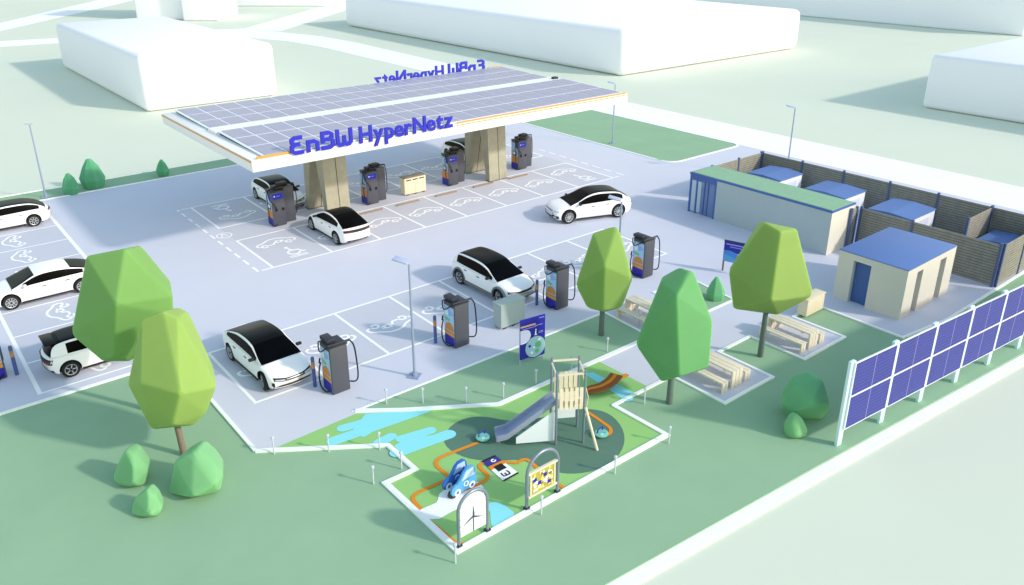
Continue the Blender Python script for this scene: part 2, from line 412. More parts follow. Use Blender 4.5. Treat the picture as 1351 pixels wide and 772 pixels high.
# ------------------------------------------------------------------ canopy
cx0, cx1, cy0, cy1, cz0, cz1 = 14.02, 40.15, 36.8, 50.2, 5.4, 6.0
cn = empty('charging_canopy', 'large white canopy roof covered in solar panels with blue lettering', 'canopy', (27.1, 43.5, 0))
def L_(o): o.location = (-27.1, -43.5, 0); return o          # parts built in world metres
b = MB(); b.box(cx0, cx1, cy0, cy1, cz0, cz1, M['canopy']); L_(b.build('roof_slab', cn, 40, .03))
for bx in ((cx0-.03, cx0, cy0, cy1, cz1-.13, cz1-.05), (cx1, cx1+.03, cy0, cy1, cz1-.13, cz1-.05), (26.1, cx1, cy0-.03, cy0, cz1-.1, cz1-.05)):
    b = MB(); b.box(*bx, M['orange']); L_(b.build('orange_strip', cn))
for bx in ((14.3, 16.0, 36.82, 36.92, 6.004, 6.12), (26.2, 40.0, 36.82, 36.9, 6.004, 6.08), (38.6, 40.0, 50.02, 50.14, 6.004, 6.2)):
    b = MB(); b.box(*bx, M['orange']); L_(b.build('orange_rail', cn))
NC = 21; X0, X1 = 14.75, 39.75
def half(ya, yb, za, zb): return ya, yb, za, zb
rest = MB(); npan = 0; cells = []
for hy, (ya, yb, za, zb) in enumerate(((36.98, 42.75, 6.09, 6.22), (44.25, 49.8, 6.1, 6.2))):
    sl = math.atan2(zb-za, yb-ya)
    fb = MB()
    T4 = Matrix.Translation((0, ya, za)) @ Matrix.Rotation(sl, 4, 'X')
    LEN = math.hypot(yb-ya, zb-za)
    fb.box(X0-.08, X1+.08, -.05, LEN+.05, -.05, .0, M['frame'], T4)
    for xx in (X0, X1-.1): fb.prism([(0, -.1), (LEN, -.1), (LEN, -.08-(zb-za)), (0, -.16)], 0, .1, M['dark2'], T4 @ Matrix.Translation((xx, 0, .02)) @ Matrix(((0, 0, 1, 0), (1, 0, 0, 0), (0, 1, 0, 0), (0, 0, 0, 1))))
    L_(fb.build('panel_frame', cn))
    for i in range(NC):
        for j in range(3): cells.append((i, j, T4, LEN))
pw = (X1-X0)/NC
cells.sort(key=lambda c: c[0])
for k, (i, j, T4, LEN) in enumerate(cells):
    x0 = X0+i*pw+.06; y0 = j*LEN/3+.07
    tgt = MB() if k < 100 else rest
    tgt.box(x0, x0+pw-.12, y0, y0+LEN/3-.14, .001, .018, M['pv'], T4)
    if k < 100: L_(tgt.build('solar_panel', cn))
L_(tag(rest.build('solar_panel_rows', cn), kind='stuff'))
b = MB(); b.box(14.6, 39.9, 42.95, 44.1, 6.004, 6.16, M['canopy']); L_(b.build('roof_walkway', cn))
b = MB(); b.box(39.3, 39.7, 43.2, 43.5, 6.164, 6.3, M['dark2']); L_(b.build('roof_vent', cn))
for base in (19.6, 36.0):
    for k in range(3):
        b = MB(); x = base+k*.85
        b.box(x, x+.22, 37.9, 41.2, 5.24, 5.395, M['canopy']); b.box(x+.05, x+.17, 37.95, 41.15, 5.225, 5.24, M['groove']); L_(b.build('ceiling_light', cn))
for xa in (20.32, 32.56):                                   # two pairs of raking concrete legs
    for s in (-1, 1):
        yb0 = 43.65+s*1.3; yt = 43.65+s*.62; th0 = .36; th1 = 1.15
        x1 = xa+1.52
        b = MB(); vs = []
        for z, yc, th in ((.02, yb0, th0), (5.39, yt, th1)):
            vs += [(xa, yc-th/2, z), (x1, yc-th/2, z), (x1, yc+th/2, z), (xa, yc+th/2, z)]
        b.add(vs, [(0, 3, 2, 1), (4, 5, 6, 7), (0, 1, 5, 4), (1, 2, 6, 5), (2, 3, 7, 6), (3, 0, 4, 7)], M['conc'])
        # vertical joints on the leg's broad faces
        for f, sg in ((0, -1), (1, 1)):
            for fx, wd in ((.55, .05), (.2, .012), (.35, .012), (.75, .012), (.88, .012)):
                X = xa+1.52*fx
                ya_ = yb0+sg*(th0/2+.004); yb_ = yt+sg*(th1/2+.004)
                zt = 5.38 if wd > .03 else .5
                yy = ya_+(yb_-ya_)*((zt-.02)/5.37)
                b.add([(X-wd/2, ya_, .03), (X+wd/2, ya_, .03), (X+wd/2, yy, zt), (X-wd/2, yy, zt)], [(0, 1, 2, 3) if sg < 0 else (3, 2, 1, 0)], M['groove'])
        c = L_(b.build('concrete_column', cn))
        b = MB(); b.box(xa-.06, x1+.06, yb0-.24, yb0+.24, .021, .05, M['groove']); f = b.build('foot_plate', c)
# lettering
def letters(front):
    root = bpy.data.objects.new('roof_lettering', None); COL.objects.link(root); root.parent = cn
    root.location = (16.0-27.1, cy0-.06-43.5, 5.93) if front else (38.4-27.1, cy1+.06-43.5, 5.93)
    root.rotation_euler.z = 0 if front else math.pi
    S = Matrix.Rotation(R(90), 4, 'X')
    H = .9; wst = .19
    G = {'E': [[(.62, .92), (.25, .92), (.1, .82), (.1, .66), (.22, .55), (.5, .55)], [(.24, .55), (.08, .44), (.08, .2), (.22, .09), (.66, .09)]],
         'n': [[(.1, 0), (.1, .58), (.42, .58), (.56, .46), (.56, 0)]],
         'B': [[(.02, .92), (.46, .92), (.58, .83), (.58, .66), (.46, .55), (.1, .55)], [(.1, .96), (.1, .36)], [(.46, .55), (.62, .44), (.62, .2), (.48, .09), (.02, .09)]],
         'W': [[(.1, 1), (.1, .22), (.2, .09), (.34, .09), (.45, .22), (.45, .62)], [(.45, .22), (.56, .09), (.7, .09), (.8, .22), (.8, 1)]]}
    x = 0
    for ch, adv in (('E', .86), ('n', .8), ('B', .84), ('W', 1.1)):
        bb = MB()
        for k, st in enumerate(G[ch]):
            bb.ribbon([(px*1.08, py*H) for px, py in st], wst, -.06-.003*k, M['blue'], z1=.06+.003*k, M4=S)
        o = bb.build('letter', root); o.location.x = x; x += adv
    x = 3.86
    for ch in 'HyperNetz':
        cu = bpy.data.curves.new('letter', 'FONT'); cu.body = ch; cu.size = 1.22; cu.extrude = .06; cu.offset = .028; cu.resolution_u = 4
        to = bpy.data.objects.new('tmp', cu); COL.objects.link(to)
        dg = bpy.context.evaluated_depsgraph_get()
        me = bpy.data.meshes.new_from_object(to.evaluated_get(dg)); bpy.data.objects.remove(to)
        me.name = 'letter'; me.materials.clear(); me.materials.append(M['blue'])
        xs = [v.co.x for v in me.vertices]; x0 = min(xs); wd = max(xs)-x0
        me.transform(Matrix.Translation((-x0, 0, 0))); me.transform(S)
        o = bpy.data.objects.new('letter', me); COL.objects.link(o); o.parent = root; o.location.x = x; x += wd+.075
    k = (25.85-16.0)/x
    for o in root.children: o.location.x *= k; o.scale.x = k
letters(True); letters(False)

# ------------------------------------------------------------------ chargers
def arc3(pts): return smooth_path(pts, 3)
def front_charger():
    r = empty('fast_charger', 'x', 'charger', group='slim chargers along the front row of bays')
    b = MB(); b.box(-.37, .37, -.4, .4, .02, 1.98, M['dark']); b.build('cabinet', r, 40, .05)
    b = MB(); b.box(-.39, .39, -.41, .41, 1.985, 2.03, M['dark2']); b.build('cabinet_top', r, 40, .015)
    b = MB(); b.box(-.3, .05, -.12, .5, 2.035, 2.2, M['dark2'], Matrix.Rotation(R(0), 4, 'Z')); b.build('cable_arm_housing', r, 40, .03)
    b = MB(); b.tube([(-.38, -.3, 2.07), (.05, -.4, 2.12), (.47, -.43, 2.14)], .045, M['dark2']); b.build('cable_arm', r, 40)
    # graphic on the long side facing the picture's left
    b = MB(); T = Matrix(((0, 0, -1, -.372), (-1, 0, 0, 0), (0, 1, 0, 0), (0, 0, 0, 1)))    # local (u along -y, v up, out -x)
    b.box(-.34, .34, .06, 1.86, 0, .006, M['skyb'], T)
    b.box(-.34, .34, .06, .5, .006, .009, M['navy'], T)
    b.prism(arc(.02, .82, .3, -12, 192, 14), .0065, .011, M['gor'], T)
    b.box(-.34, .34, .505, .72, .006, .012, M['gor'], T); b.box(-.34, .34, .56, .62, .012, .014, mat('graphic_sand', '#D8AE5C'), T)
    b.prism([(-.3, 1.2), (.02, 1.16), (.06, 1.28), (-.26, 1.34)], .006, .009, M['ggr'], T)
    for k, w in ((1.62, .3), (1.54, .36), (1.46, .2)): b.box(-.05, -.05+w, k, k+.035, .006, .009, mat('graphic_text', '#7B8FE0'), T)
    b.box(-.28, -.06, 1.42, 1.7, .006, .009, mat('graphic_pale', '#DCEBFA'), T)
    b.build('graphic_panel', r)
    b = MB(); b.tube(arc3([(.46, -.43, 2.13), (.62, -.46, 1.9), (.68, -.46, 1.2), (.7, -.46, .5), (.6, -.45, .3), (.4, -.3, .32)]), .03, M['cable'], 6); b.build('cable', r, 60)
    b = MB(); b.tube(arc3([(-.36, -.3, 2.05), (-.5, -.1, 1.85), (-.48, .2, 1.65), (-.44, .38, 1.75), (-.4, .42, 2.0)]), .027, M['cable'], 6); b.build('cable', r, 60)
    b = MB(); b.tube(arc3([(-.38, .42, 1.1), (-.5, .4, .8), (-.55, .3, .2), (-.52, -.1, .08), (-.42, -.3, .2)]), .03, M['cable'], 6); b.build('cable', r, 60)
    b = MB(); b.tube([(-.4, .42, 1.28), (-.43, .44, 1.08)], .035, M['black']); b.build('plug', r)
    return r
fc = front_charger()
for i, (x, y, lab) in enumerate(((11.7, 24.85, 'slim grey charger beside the front row car parked nearest the left trees'),
                                 (17.35, 24.85, 'slim grey charger between the tall lamp post and the grey cabinet'),
                                 (23.05, 24.85, 'slim grey charger behind the blue information totem and left of a lime tree'),
                                 (28.8, 24.75, 'slim grey charger half hidden behind the lime tree, nearest the info board'))):
    o = fc if i == 0 else dup(fc, (x, y, 0), 0, lab)
    o.location = (x, y, 0); o['label'] = lab
o = dup(fc, (1.68, 34.1, 0), math.pi/2, 'charger cut by the left picture edge beside two striped bollards')
def island_charger():
    r = empty('twin_charger', 'x', 'charger', group='tall chargers on the island under the canopy')
    b = MB(); b.box(-.65, .14, -.45, .38, .02, 2.12, M['dark']); b.build('front_cabinet', r, 40, .04)
    b = MB(); b.box(.145, .9, -.12, .42, .02, 2.2, M['dark']); b.build('rear_cabinet', r, 40, .04)
    b = MB(); b.box(-.67, .16, -.47, .4, 2.125, 2.17, M['dark2']); b.box(-.3, .25, -.25, .45, 2.171, 2.3, M['black']); b.box(.1, .7, .0, .4, 2.22, 2.42, M['black'], Matrix.Rotation(R(12), 4, 'Z')); b.build('cable_arm_housing', r, 40, .015)
    b = MB(); b.tube([(-.78, -.3, 2.22), (-.2, -.1, 2.34), (.4, .05, 2.36), (1.02, .1, 2.28)], .045, M['black']); b.build('cable_arm', r, 40)
    b = MB(); b.box(-.55, .05, -.459, -.452, 1.68, 2.02, M['blue']); b.box(-.5, -.43, -.462, -.46, 1.82, 1.9, M['white']); b.box(-.38, -.12, -.462, -.46, 1.84, 1.88, mat('graphic_text', '#7B8FE0')); b.build('top_sign', r)
    b = MB(); T = Matrix(((0, 0, -1, -.652), (-1, 0, 0, -.035), (0, 1, 0, 0), (0, 0, 0, 1)))
    b.box(-.37, .37, .08, 1.98, 0, .006, mat('graphic_side', '#A9BAD8'), T)
    b.box(-.37, .37, .08, .52, .006, .009, M['navy'], T); b.box(-.37, .37, .52, .98, .006, .009, M['gor'], T); b.box(-.37, .37, 1.5, 1.98, .006, .009, M['skyb'], T); b.box(.12, .37, 1.62, 1.98, .009, .011, M['blue'], T)
    b.build('graphic_panel', r)
    b = MB(); T2 = T @ Matrix.Translation((0, 0, .01)); b.box(-.2, .2, 1.04, 1.36, 0, .012, M['black'], T2); b.box(-.15, .15, 1.12, 1.32, .012, .015, M['frame'], T2); b.build('screen', r)
    for px in (-.42, .0):
        b = MB(); b.box(px-.045, px+.045, -.54, -.46, .98, 1.12, M['black']); b.build('plug', r, 40, .01)
    b = MB(); b.tube(arc3([(-.78, -.3, 2.2), (-.88, -.35, 1.9), (-.88, -.4, .9), (-.82, -.45, .2), (-.66, -.5, .06), (-.45, -.47, .18)]), .026, M['cable'], 6); b.build('cable', r, 60)
    b = MB(); b.tube(arc3([(1.02, .1, 2.26), (1.12, .1, 1.8), (1.12, .1, .8), (1.06, .1, .45), (.91, .1, .4)]), .026, M['cable'], 6); b.build('cable', r, 60)
    b = MB(); b.tube(arc3([(-.75, -.25, 2.18), (-.76, -.4, 1.6), (-.5, -.54, 1.4), (-.44, -.53, 1.1)]), .027, M['cable'], 6); b.build('cable', r, 60)
    return r
ic = island_charger()
for i, (x, lab) in enumerate(((17.95, 'tall twin charger in front of the left canopy column, beside the rear view white car'),
                              (24.2, 'tall twin charger between the left canopy column and the beige cabinet'),
                              (30.45, 'tall twin charger between the beige cabinet and the right canopy column'),
                              (36.55, 'tall twin charger on the far right end of the island, right of both canopy columns'))):
    o = ic if i == 0 else dup(ic, (x, 43.55, 0), 0, lab)
    o.location = (x, 43.55, 0); o['label'] = lab

# ------------------------------------------------------------------ small station furniture
def bollard():
    r = empty('bollard', 'x', 'bollard', group='striped bollards beside the chargers')
    b = MB(); b.lathe([(.07, .02), (.07, .82)], mat('bollard_blue', '#4A5C9C', .5), 14); b.lathe([(.071, .83), (.071, 1.0)], M['gor'], 14); b.lathe([(.071, 1.0), (.071, 1.1)], mat('bollard_tan', '#A08A78'), 14)
    b.build('post', r, 40)
    b = MB(); b.lathe([(.07, 1.1), (.07, 1.26), (.05, 1.3)], mat('bollard_top', '#54618F', .5), 14); b.build('post_cap', r, 40)
    return r
bo = bollard()
for i, (x, y, lab) in enumerate(((11.1, 25.5, 'blue and orange bollard at the nose of the front row sedan'), (16.65, 25.45, 'blue and orange bollard just left of the charger by the tall lamp post'),
                                 (22.38, 25.5, 'blue bollard right of the grey clad crossover behind the blue totem'), (2.4, 33.75, 'blue and orange bollard nearest the rear of the small hatchback'),
                                 (2.0, 34.95, 'bollard at the left picture edge overlapping the charger cable'))):
    o = bo if i == 0 else dup(bo, (x, y, 0), 0, lab)
    o.location = (x, y, 0); o['label'] = lab
for i, x in enumerate((19.6, 22.99, 25.72, 28.66, 31.74, 34.8)):
    b = MB(); b.box(-.85, .85, -.07, .07, .02, .11, M['stop'])
    o = b.build('wheel_stop', None, 40, .02, loc=(x, 41.83, 0))
    tag(o, ('brown wheel stop under the nose of the rear view car', 'brown wheel stop just right of the rear view car', 'brown wheel stop in front of the beige cabinet', 'brown wheel stop left of the third twin charger',
            'brown wheel stop in front of the right canopy column', 'brown wheel stop in front of the last twin charger')[i], 'wheel stop', 'wheel stops along the island bays')
def cabinet(name, label, x0, x1, y0, y1, h, mt, side, feet=True):
    r = empty(name, label, 'cabinet', ((x0+x1)/2, (y0+y1)/2, .02)); w, d = (x1-x0)/2, (y1-y0)/2
    b = MB(); b.box(-w, w, -d, d, .07, h, mt); b.build('cabinet_body', r, 40, .02)
    b = MB(); b.box(-w-.03, w+.03, -d-.03, d+.03, h+.002, h+.05, side); b.build('cabinet_lid', r, 40, .01)
    b = MB(); b.box(-.006, .006, -d-.004, -d+.002, .12, h-.15, side); b.build('door_gap', r)
    if feet:
        for k in (-.8, -.05, .7):
            b = MB(); b.box(w*k, w*k+.16, -d+.02, -d+.14, 0, .068, M['black']); b.build('foot', r)
    return r
cabinet('power_cabinet', 'grey green power cabinet behind the blue information totem', 19.5, 20.85, 24.55, 25.1, 1.15, M['cabg'], M['cabg'])
o = cabinet('power_cabinet', 'beige power cabinet on the island under the canopy', 26.35, 28.0, 43.2, 43.75, 1.15, M['cabw'], M['cabs'])
for k in range(3):
    b = MB(); b.box(-.7+k*.5, -.3+k*.5, -.287, -.277, .98, 1.05, M['black']); b.build('vent_slot', o)
o = cabinet('storage_cabinet', 'beige storage box behind the picnic table next to the blue roofed shed', 30.85, 32.25, 16.76, 17.25, .85, M['cabw'], M['cabw'], False)
def lamp_post(label, x, y, h=4.87, az=180, zb=.02):
    r = empty('lamp_post', label, 'lamp post', (x, y, zb), R(az), 'slender grey lamp posts around the station')
    b = MB(); b.tube([(0, 0, .04), (0, 0, h-.1)], .058, M['pole'], 10, .04); b.build('pole', r, 40)
    b = MB(); b.box(-.22, .22, -.22, .22, 0, .05, M['pole']); b.tube([(0, 0, .05), (0, 0, .2)], .1, M['pole'], 10)
    b.build('base_plate', r)
    b = MB(); b.box(.02, .62, -.19, .19, -.03, .03, M['polepale'], Matrix.Translation((0, 0, h-.02)) @ Matrix.Rotation(R(-12), 4, 'Y')); b.build('lamp_head', r, 40, .012)
    b = MB(); b.box(.1, .57, -.14, .14, -.045, -.0305, M['frame'], Matrix.Translation((0, 0, h-.02)) @ Matrix.Rotation(R(-12), 4, 'Y')); b.build('lamp_lens', r)
    return r
lamp_post('tall lamp post in the foreground by the front row of bays', 14.47, 23.7, az=125)
lamp_post('lamp post at the far left above the green strip and shrubs', 8.15, 57.85, az=250)
lamp_post('lamp post behind the slatted fence at the upper right', 49.75, 30.1, az=140)
lamp_post('lamp post on the grass patch at the right end of the canopy', 46.67, 44.14, az=140, zb=.034)
lamp_post('lamp post rising behind the lime tree, in front of the driving car', 25.9, 23.75, az=125)

def path_light():
    r = empty('path_light', 'x', 'path light', group='small path lights around the playground')
    b = MB(); b.tube([(0, 0, 0), (0, 0, .6)], .026, M['lightpost'], 8); b.build('stem', r, 40)
    b = MB(); b.lathe([(.02, .6), (.06, .62), (.06, .68), (.03, .7)], M['lightpost'], 12); b.build('lamp_cap', r, 40)
    return r
pl = path_light()
for i, (px, py, lab) in enumerate(((362, 599, 'small path light at the sharp pavement corner left of the playground'), (434, 596, 'small path light on the kerb below the first cyan stripes'),
        (501, 593, 'small path light at the kerb end beside the second cyan stripes'), (530, 619, 'small path light on the zigzag kerb left of the toy cars'),
        (493, 638.5, 'small path light alone on the lawn left of the playground'), (510, 534, 'small path light nearest the tip of the middle lawn'),
        (558, 533, 'second small path light on the middle lawn counting from its left tip'), (615, 532, 'third small path light on the middle lawn counting from its left tip'),
        (664, 526, 'small path light on the middle lawn left of the totem foot'), (707, 508, 'small path light in the shade below the blue totem'),
        (754, 490, 'small path light behind the play tower'), (801, 465, 'small path light under the lime tree on the middle lawn'),
        (850, 533, 'small path light left of the dark green tree trunk'), (882, 585, 'small path light at the right corner of the playground'),
        (811, 625, 'small path light on the lawn edge right of the dark play circle'), (714, 679, 'small path light in front of the yellow play panel'),
        (601, 743, 'small path light at the front corner by the wind turbine panel'), (843, 430, 'small path light beside the far picnic table'))):
    x, y = at(px, py)
    o = pl if i == 0 else dup(pl, (x, y, 0), 0, lab)
    o.location = (x, y, .0); o['label'] = lab

# ------------------------------------------------------------------ information signs
r = empty('information_totem', 'blue information totem with a round bite out of its edge', 'sign', (18.75, 21.6, 0), math.atan2(21.5-21.66, 1.13))
b = MB(); T = Matrix(((1, 0, 0, 0), (0, 0, -1, 0), (0, 1, 0, .3), (0, 0, 0, 1)))
w, h = .58, 1.76
out = [(-w, 0), (-w+.12, .0)] + arc(.1, .42, .5, 235, 270, 4) + [(w, -.02), (w, h), (-w, h), (-w, 1.3)] + arc(-.38, .98, .32, 90, -90, 10) + [(-w, .66)]
b.prism(out, -.03, .03, M['navy'], T); b.build('sign_board', r)
b = MB(); b.prism(arc(.12, .43, .47, 0, 360, 28)[:-1], .031, .035, mat('globe_pale', '#A8CFDC'), T)
for k, (cx_, cy_, rr, mm) in enumerate(((0, .6, .12, 'skyb'), (.25, .5, .15, 'ggr'), (-.1, .35, .14, 'skyb'), (.2, .22, .1, 'ggr'), (.3, .72, .07, 'white'), (-.15, .52, .06, 'navy'), (.05, .42, .05, 'white'), (-.05, .2, .06, 'white'))):
    b.prism(arc(cx_, cy_, rr, 0, 360, 10)[:-1], .035+k*.0002, .037+k*.002, M[mm], T)
b.build('globe_picture', r)
b = MB()
b.box(-w, .12, 1.42, 1.49, .031, .034, mat('sign_peach', '#E8B79B'), T)
for k, (x0, x1, zz) in enumerate(((.1, .45, 1.36), (-.5, .15, 1.33), (.28, .53, 1.66))): b.box(x0, x1, zz, zz+.03, .031, .034, mat('sign_text', '#9FA4F0'), T)
b.box(.1, .16, .98, 1.14, .031, .034, M['white'], T); b.prism(arc(.14, 1.19, .035, 0, 360, 10)[:-1], .031, .034, M['white'], T)
b.box(.07, .2, .95, .985, .0345, .036, M['white'], T)
for zz in (1.0, 1.06): b.box(.27, .48, zz, zz+.025, .031, .034, mat('sign_text', '#9FA4F0'), T)
b.build('sign_text', r)
for px in (-w+.03, w-.03): b = MB(); b.tube([(px, .065, -.0), (px, .065, 1.6)], .03, M['polepale']); b.build('support_post', r)
r = empty('information_board', 'dark blue information board on wooden posts behind the olive tree', 'sign', (32.4, 22.55, .02), R(-72))
b = MB(); b.box(0, 1.5, -.03, .03, .55, 1.65, M['navy']); b.box(-.02, 1.52, -.04, .04, 1.651, 1.69, M['dark2']); b.build('sign_board', r)
b = MB(); T = Matrix(((1, 0, 0, 0), (0, 0, -1, -.031), (0, 1, 0, .55), (0, 0, 0, 1)))
b.prism([(.02, .0), (1.1, .0), (1.0, .3), (.75, .5), (.35, .62), (.02, .6)], 0, .004, mat('sign_wave', '#4D8FE8'), T); b.prism([(.02, .0), (.8, .0), (.5, .3), (.02, .4)], .004, .006, mat('sign_wave2', '#5FA9E0'), T)
for k in range(3): b.prism(arc(.75+.2*k, .48+.04*k, .05, 0, 360, 10)[:-1], .007, .009, M['skyb'], T)
b.box(.1, 1.2, .92, .98, 0, .004, mat('sign_text', '#9FA4F0'), T); b.box(.3, .9, .8, .84, 0, .004, mat('sign_text', '#9FA4F0'), T)
b.build('sign_picture', r)
for x in (.04, 1.46): b = MB(); b.box(x-.04, x+.04, -.03, .03, 0, .548, M['trunkb']); b.build('support_post', r)

# ------------------------------------------------------------------ picnic sets
def picnic(x, y, tl, l1, l2, half_len=1.02):
    def planks(nm, lab, cat, cx_, wid, n, h, grp):
        r = empty(nm, lab, cat, (cx_, y, .02), 0, grp)
        pw_ = wid/n
        for k in range(n):
            xa = -wid/2+k*pw_+.012; xb = xa+pw_-.024
            b = MB(); b.prism([(-half_len, 0), (-half_len, h), (half_len, h), (half_len, 0), (half_len-.07, 0), (half_len-.07, h-.07), (-half_len+.07, h-.07), (-half_len+.07, 0)], xa, xb, M['wood'],
                              Matrix(((0, 0, 1, 0), (1, 0, 0, 0), (0, 1, 0, 0), (0, 0, 0, 1))))
            b.build('plank', r, 40, .008)
        for s in (-.6, .6):
            b = MB(); b.box(-wid/2+.03, wid/2-.03, s-.05, s+.05, h-.13, h-.072, M['wood2']); b.build('cross_bar', r)
    planks('picnic_table', tl, 'table', x, .66, 3, .74, 'wooden picnic tables')
    planks('bench', l1, 'bench', x-.72, .36, 2, .45, 'benches beside the picnic tables')
    planks('bench', l2, 'bench', x+.68, .36, 2, .45, 'benches beside the picnic tables')
picnic(28.66, 16.1, 'wooden picnic table on the paved pad beside the olive tree trunk', 'wooden bench left of the table by the olive tree trunk', 'wooden bench right of the table by the olive tree trunk')
picnic(23.62, 16.25, 'wooden picnic table on the front pad behind the dark green tree', 'wooden bench left of the table behind the dark green tree', 'wooden bench right of the table behind the dark green tree')
picnic(25.25, 21.3, 'wooden picnic table on the pavement between the lime tree and dark green tree', 'greyish wooden bench nearest the lime tree trunk', 'wooden bench on the far side of the table by the lime tree')

# ------------------------------------------------------------------ hut, shed, fence, containers
r = empty('kiosk_hut', 'long grey hut with green roof and blue glazed end', 'hut', (39.5, 24.9, .02))
hx0, hx1, hy0, hy1, hh = -1.15, 1.15, -4.65, 4.75, 2.5
b = MB(); b.box(hx0, hx1, hy0, hy1-2.0, 0, hh-.1, mat('hut_wall', '#B6C3C6', .8, noise=.02, scale=1)); b.build('wall', r)
b = MB(); b.box(hx0-.003, hx1+.003, hy0-.003, hy0, 0, hh-.1, M['wall']); b.build('end_wall', r)
b = MB()
b.box(hx0-.03, hx1+.03, hy0-.03, hy1+.03, hh-.098, hh, M['hutblue']); b.build('roof_edge', r)
b = MB(); b.box(hx0+.06, hx1-.06, hy0+.06, hy1-.06, hh+.001, hh+.03, M['groof']); b.build('green_roof', r)
b = MB()
for x in (hx0+.065, hx1-.065): b.box(x-.06, x+.06, hy1-.125, hy1-.005, 0, hh-.4, M['hutblue'])
for y in (hy1-.55,): b.box(hx0+.004, hx0+.1, y-.035, y+.035, 0, hh-.4, M['hutblue'])
b.box(hx0+.003, hx0+.12, hy1-1.998, hy1-1.86, 0, hh-.401, M['hutblue'])
b.box(hx0, hx1, hy1-1.998, hy1, hh-.4, hh-.1, M['hutblue']); b.build('glazing_frame', r)
b = MB(); b.box(hx0+.045, hx0+.06, hy1-1.86, hy1-.12, .05, hh-.4, mat('hut_glass', '#7188B4', .1)); b.box(hx0+.12, hx1-.12, hy1-.06, hy1-.045, .05, hh-.4, mat('hut_glass', '#7188B4', .1)); b.build('glass', r)
b = MB()
for k, y in enumerate((hy1-1.4, hy1-1.12)): b.box(hx0+.0, hx0+.045, y-.02, y+.02, .05, hh-.4, M['doorblue'])
b.build('door_mullion', r)
b = MB()
for y in (hy1-.5, hy1-.3): pass
b.box(hx0+.02, hx0+.04, hy1-.48, hy1-.16, .1, hh-.45, mat('pale_pane', '#B9CBDB', .2)); b.box(hx0+.02, hx0+.04, hy1-.88, hy1-.62, .1, hh-.45, mat('pale_pane', '#B9CBDB', .2)); b.build('pale_pane', r)

r = empty('storage_shed', 'beige shed with blue roof, blue door and two tall recesses', 'shed', (36.25, 15.65, .02))
x0, x1, y0, y1, h = -2.35, 2.35, -1.65, 1.6, 2.43
b = MB()   # plan outline with recesses
plan = [(x0, y0), (x0+.95, y0), (x0+.95, y0+.38), (x0+1.5, y0+.38), (x0+1.5, y0), (x0+3.2, y0), (x0+3.2, y0+.38), (x0+3.8, y0+.38), (x0+3.8, y0), (x1, y0), (x1, y1), (x0, y1),
        (x0, y1-.75), (x0+.3, y1-.75), (x0+.3, y1-1.6), (x0, y1-1.6)]
b.prism(plan, 0, 2.1, M['wall']); b.prism([(x0, y0), (x1, y0), (x1, y1), (x0, y1)], 2.101, h-.03, M['wall']); b.build('wall', r)
b = MB(); b.box(x0-.02, x1+.02, y0-.02, y1+.02, h-.028, h+.02, M['roofblue']); b.build('roof', r, 40, .012)
d = MB(); d.box(x0+.24, x0+.296, y1-1.59, y1-.76, 0, 2.09, M['doorblue']); do = d.build('door', r)
b = MB(); b.tube([(x0+.2, y1-.9, 1.0), (x0+.2, y1-.9, 1.15)], .015, M['steel']); b.build('handle', do)
for xa in (.96, 3.21):
    b = MB(); b.box(x0+xa, x0+xa+.53, y0+.33, y0+.378, 0, 2.09, M['niche']); b.build('recess_panel', r)

def fence(label, pts, h=2.24, post_in=True):
    """slatted fence from point to point with a post at each"""
    r = empty('slatted_fence', label, 'fence', (pts[0][0], pts[0][1], .02), 0, 'slatted wooden fences of the equipment yard')
    P0 = Vector((pts[0][0], pts[0][1]))
    for i in range(len(pts)-1):
        a = Vector(pts[i])-P0; c = Vector(pts[i+1])-P0; d = c-a; L = d.length; an = math.atan2(d.y, d.x)
        T = Matrix.Translation((a.x, a.y, 0)) @ Matrix.Rotation(an, 4, 'Z')
        b = MB(); n = 15; st = (h-.08)/n; b.box(.07, L-.07, -.008, .008, .08, h-.06, M['fback'], T)
        for k in range(n): b.box(.07, L-.07, -.02, .02, .06+k*st, .06+k*st+st*.8, M['fence'], T)
        b.build('slat_panel', r)
    for p in pts:
        q_ = Vector(p)-P0; b = MB(); b.box(q_.x-.06, q_.x+.06, q_.y-.06, q_.y+.06, 0, h+.05, M['fpost']); b.build('post', r)
fence('long slatted fence at the back of the equipment yard along the white road', [(46.6, 30.15), (46.6, 27.15), (46.6, 24.25), (46.6, 21.3), (46.6, 18.45), (46.6, 15.55), (46.6, 12.85)])
fence('sunlit slatted fence at the far end of the equipment yard behind the hut', [(46.5, 30.2), (44.0, 30.2), (41.2, 30.2)])
fence('front slatted fence of the equipment yard behind the blue roofed shed', [(40.95, 12.9), (40.95, 17.2), (40.95, 20.0)])
fence('slatted fence on the right side of the equipment yard by the solar panels', [(41.1, 12.8), (43.7, 12.8), (46.5, 12.8)])
fence('short slatted divider fence inside the equipment yard', [(46.5, 15.55), (43.6, 15.55)])
fence('short slatted fence piece between the hut end and the yard', [(40.75, 20.15), (40.2, 20.15)])
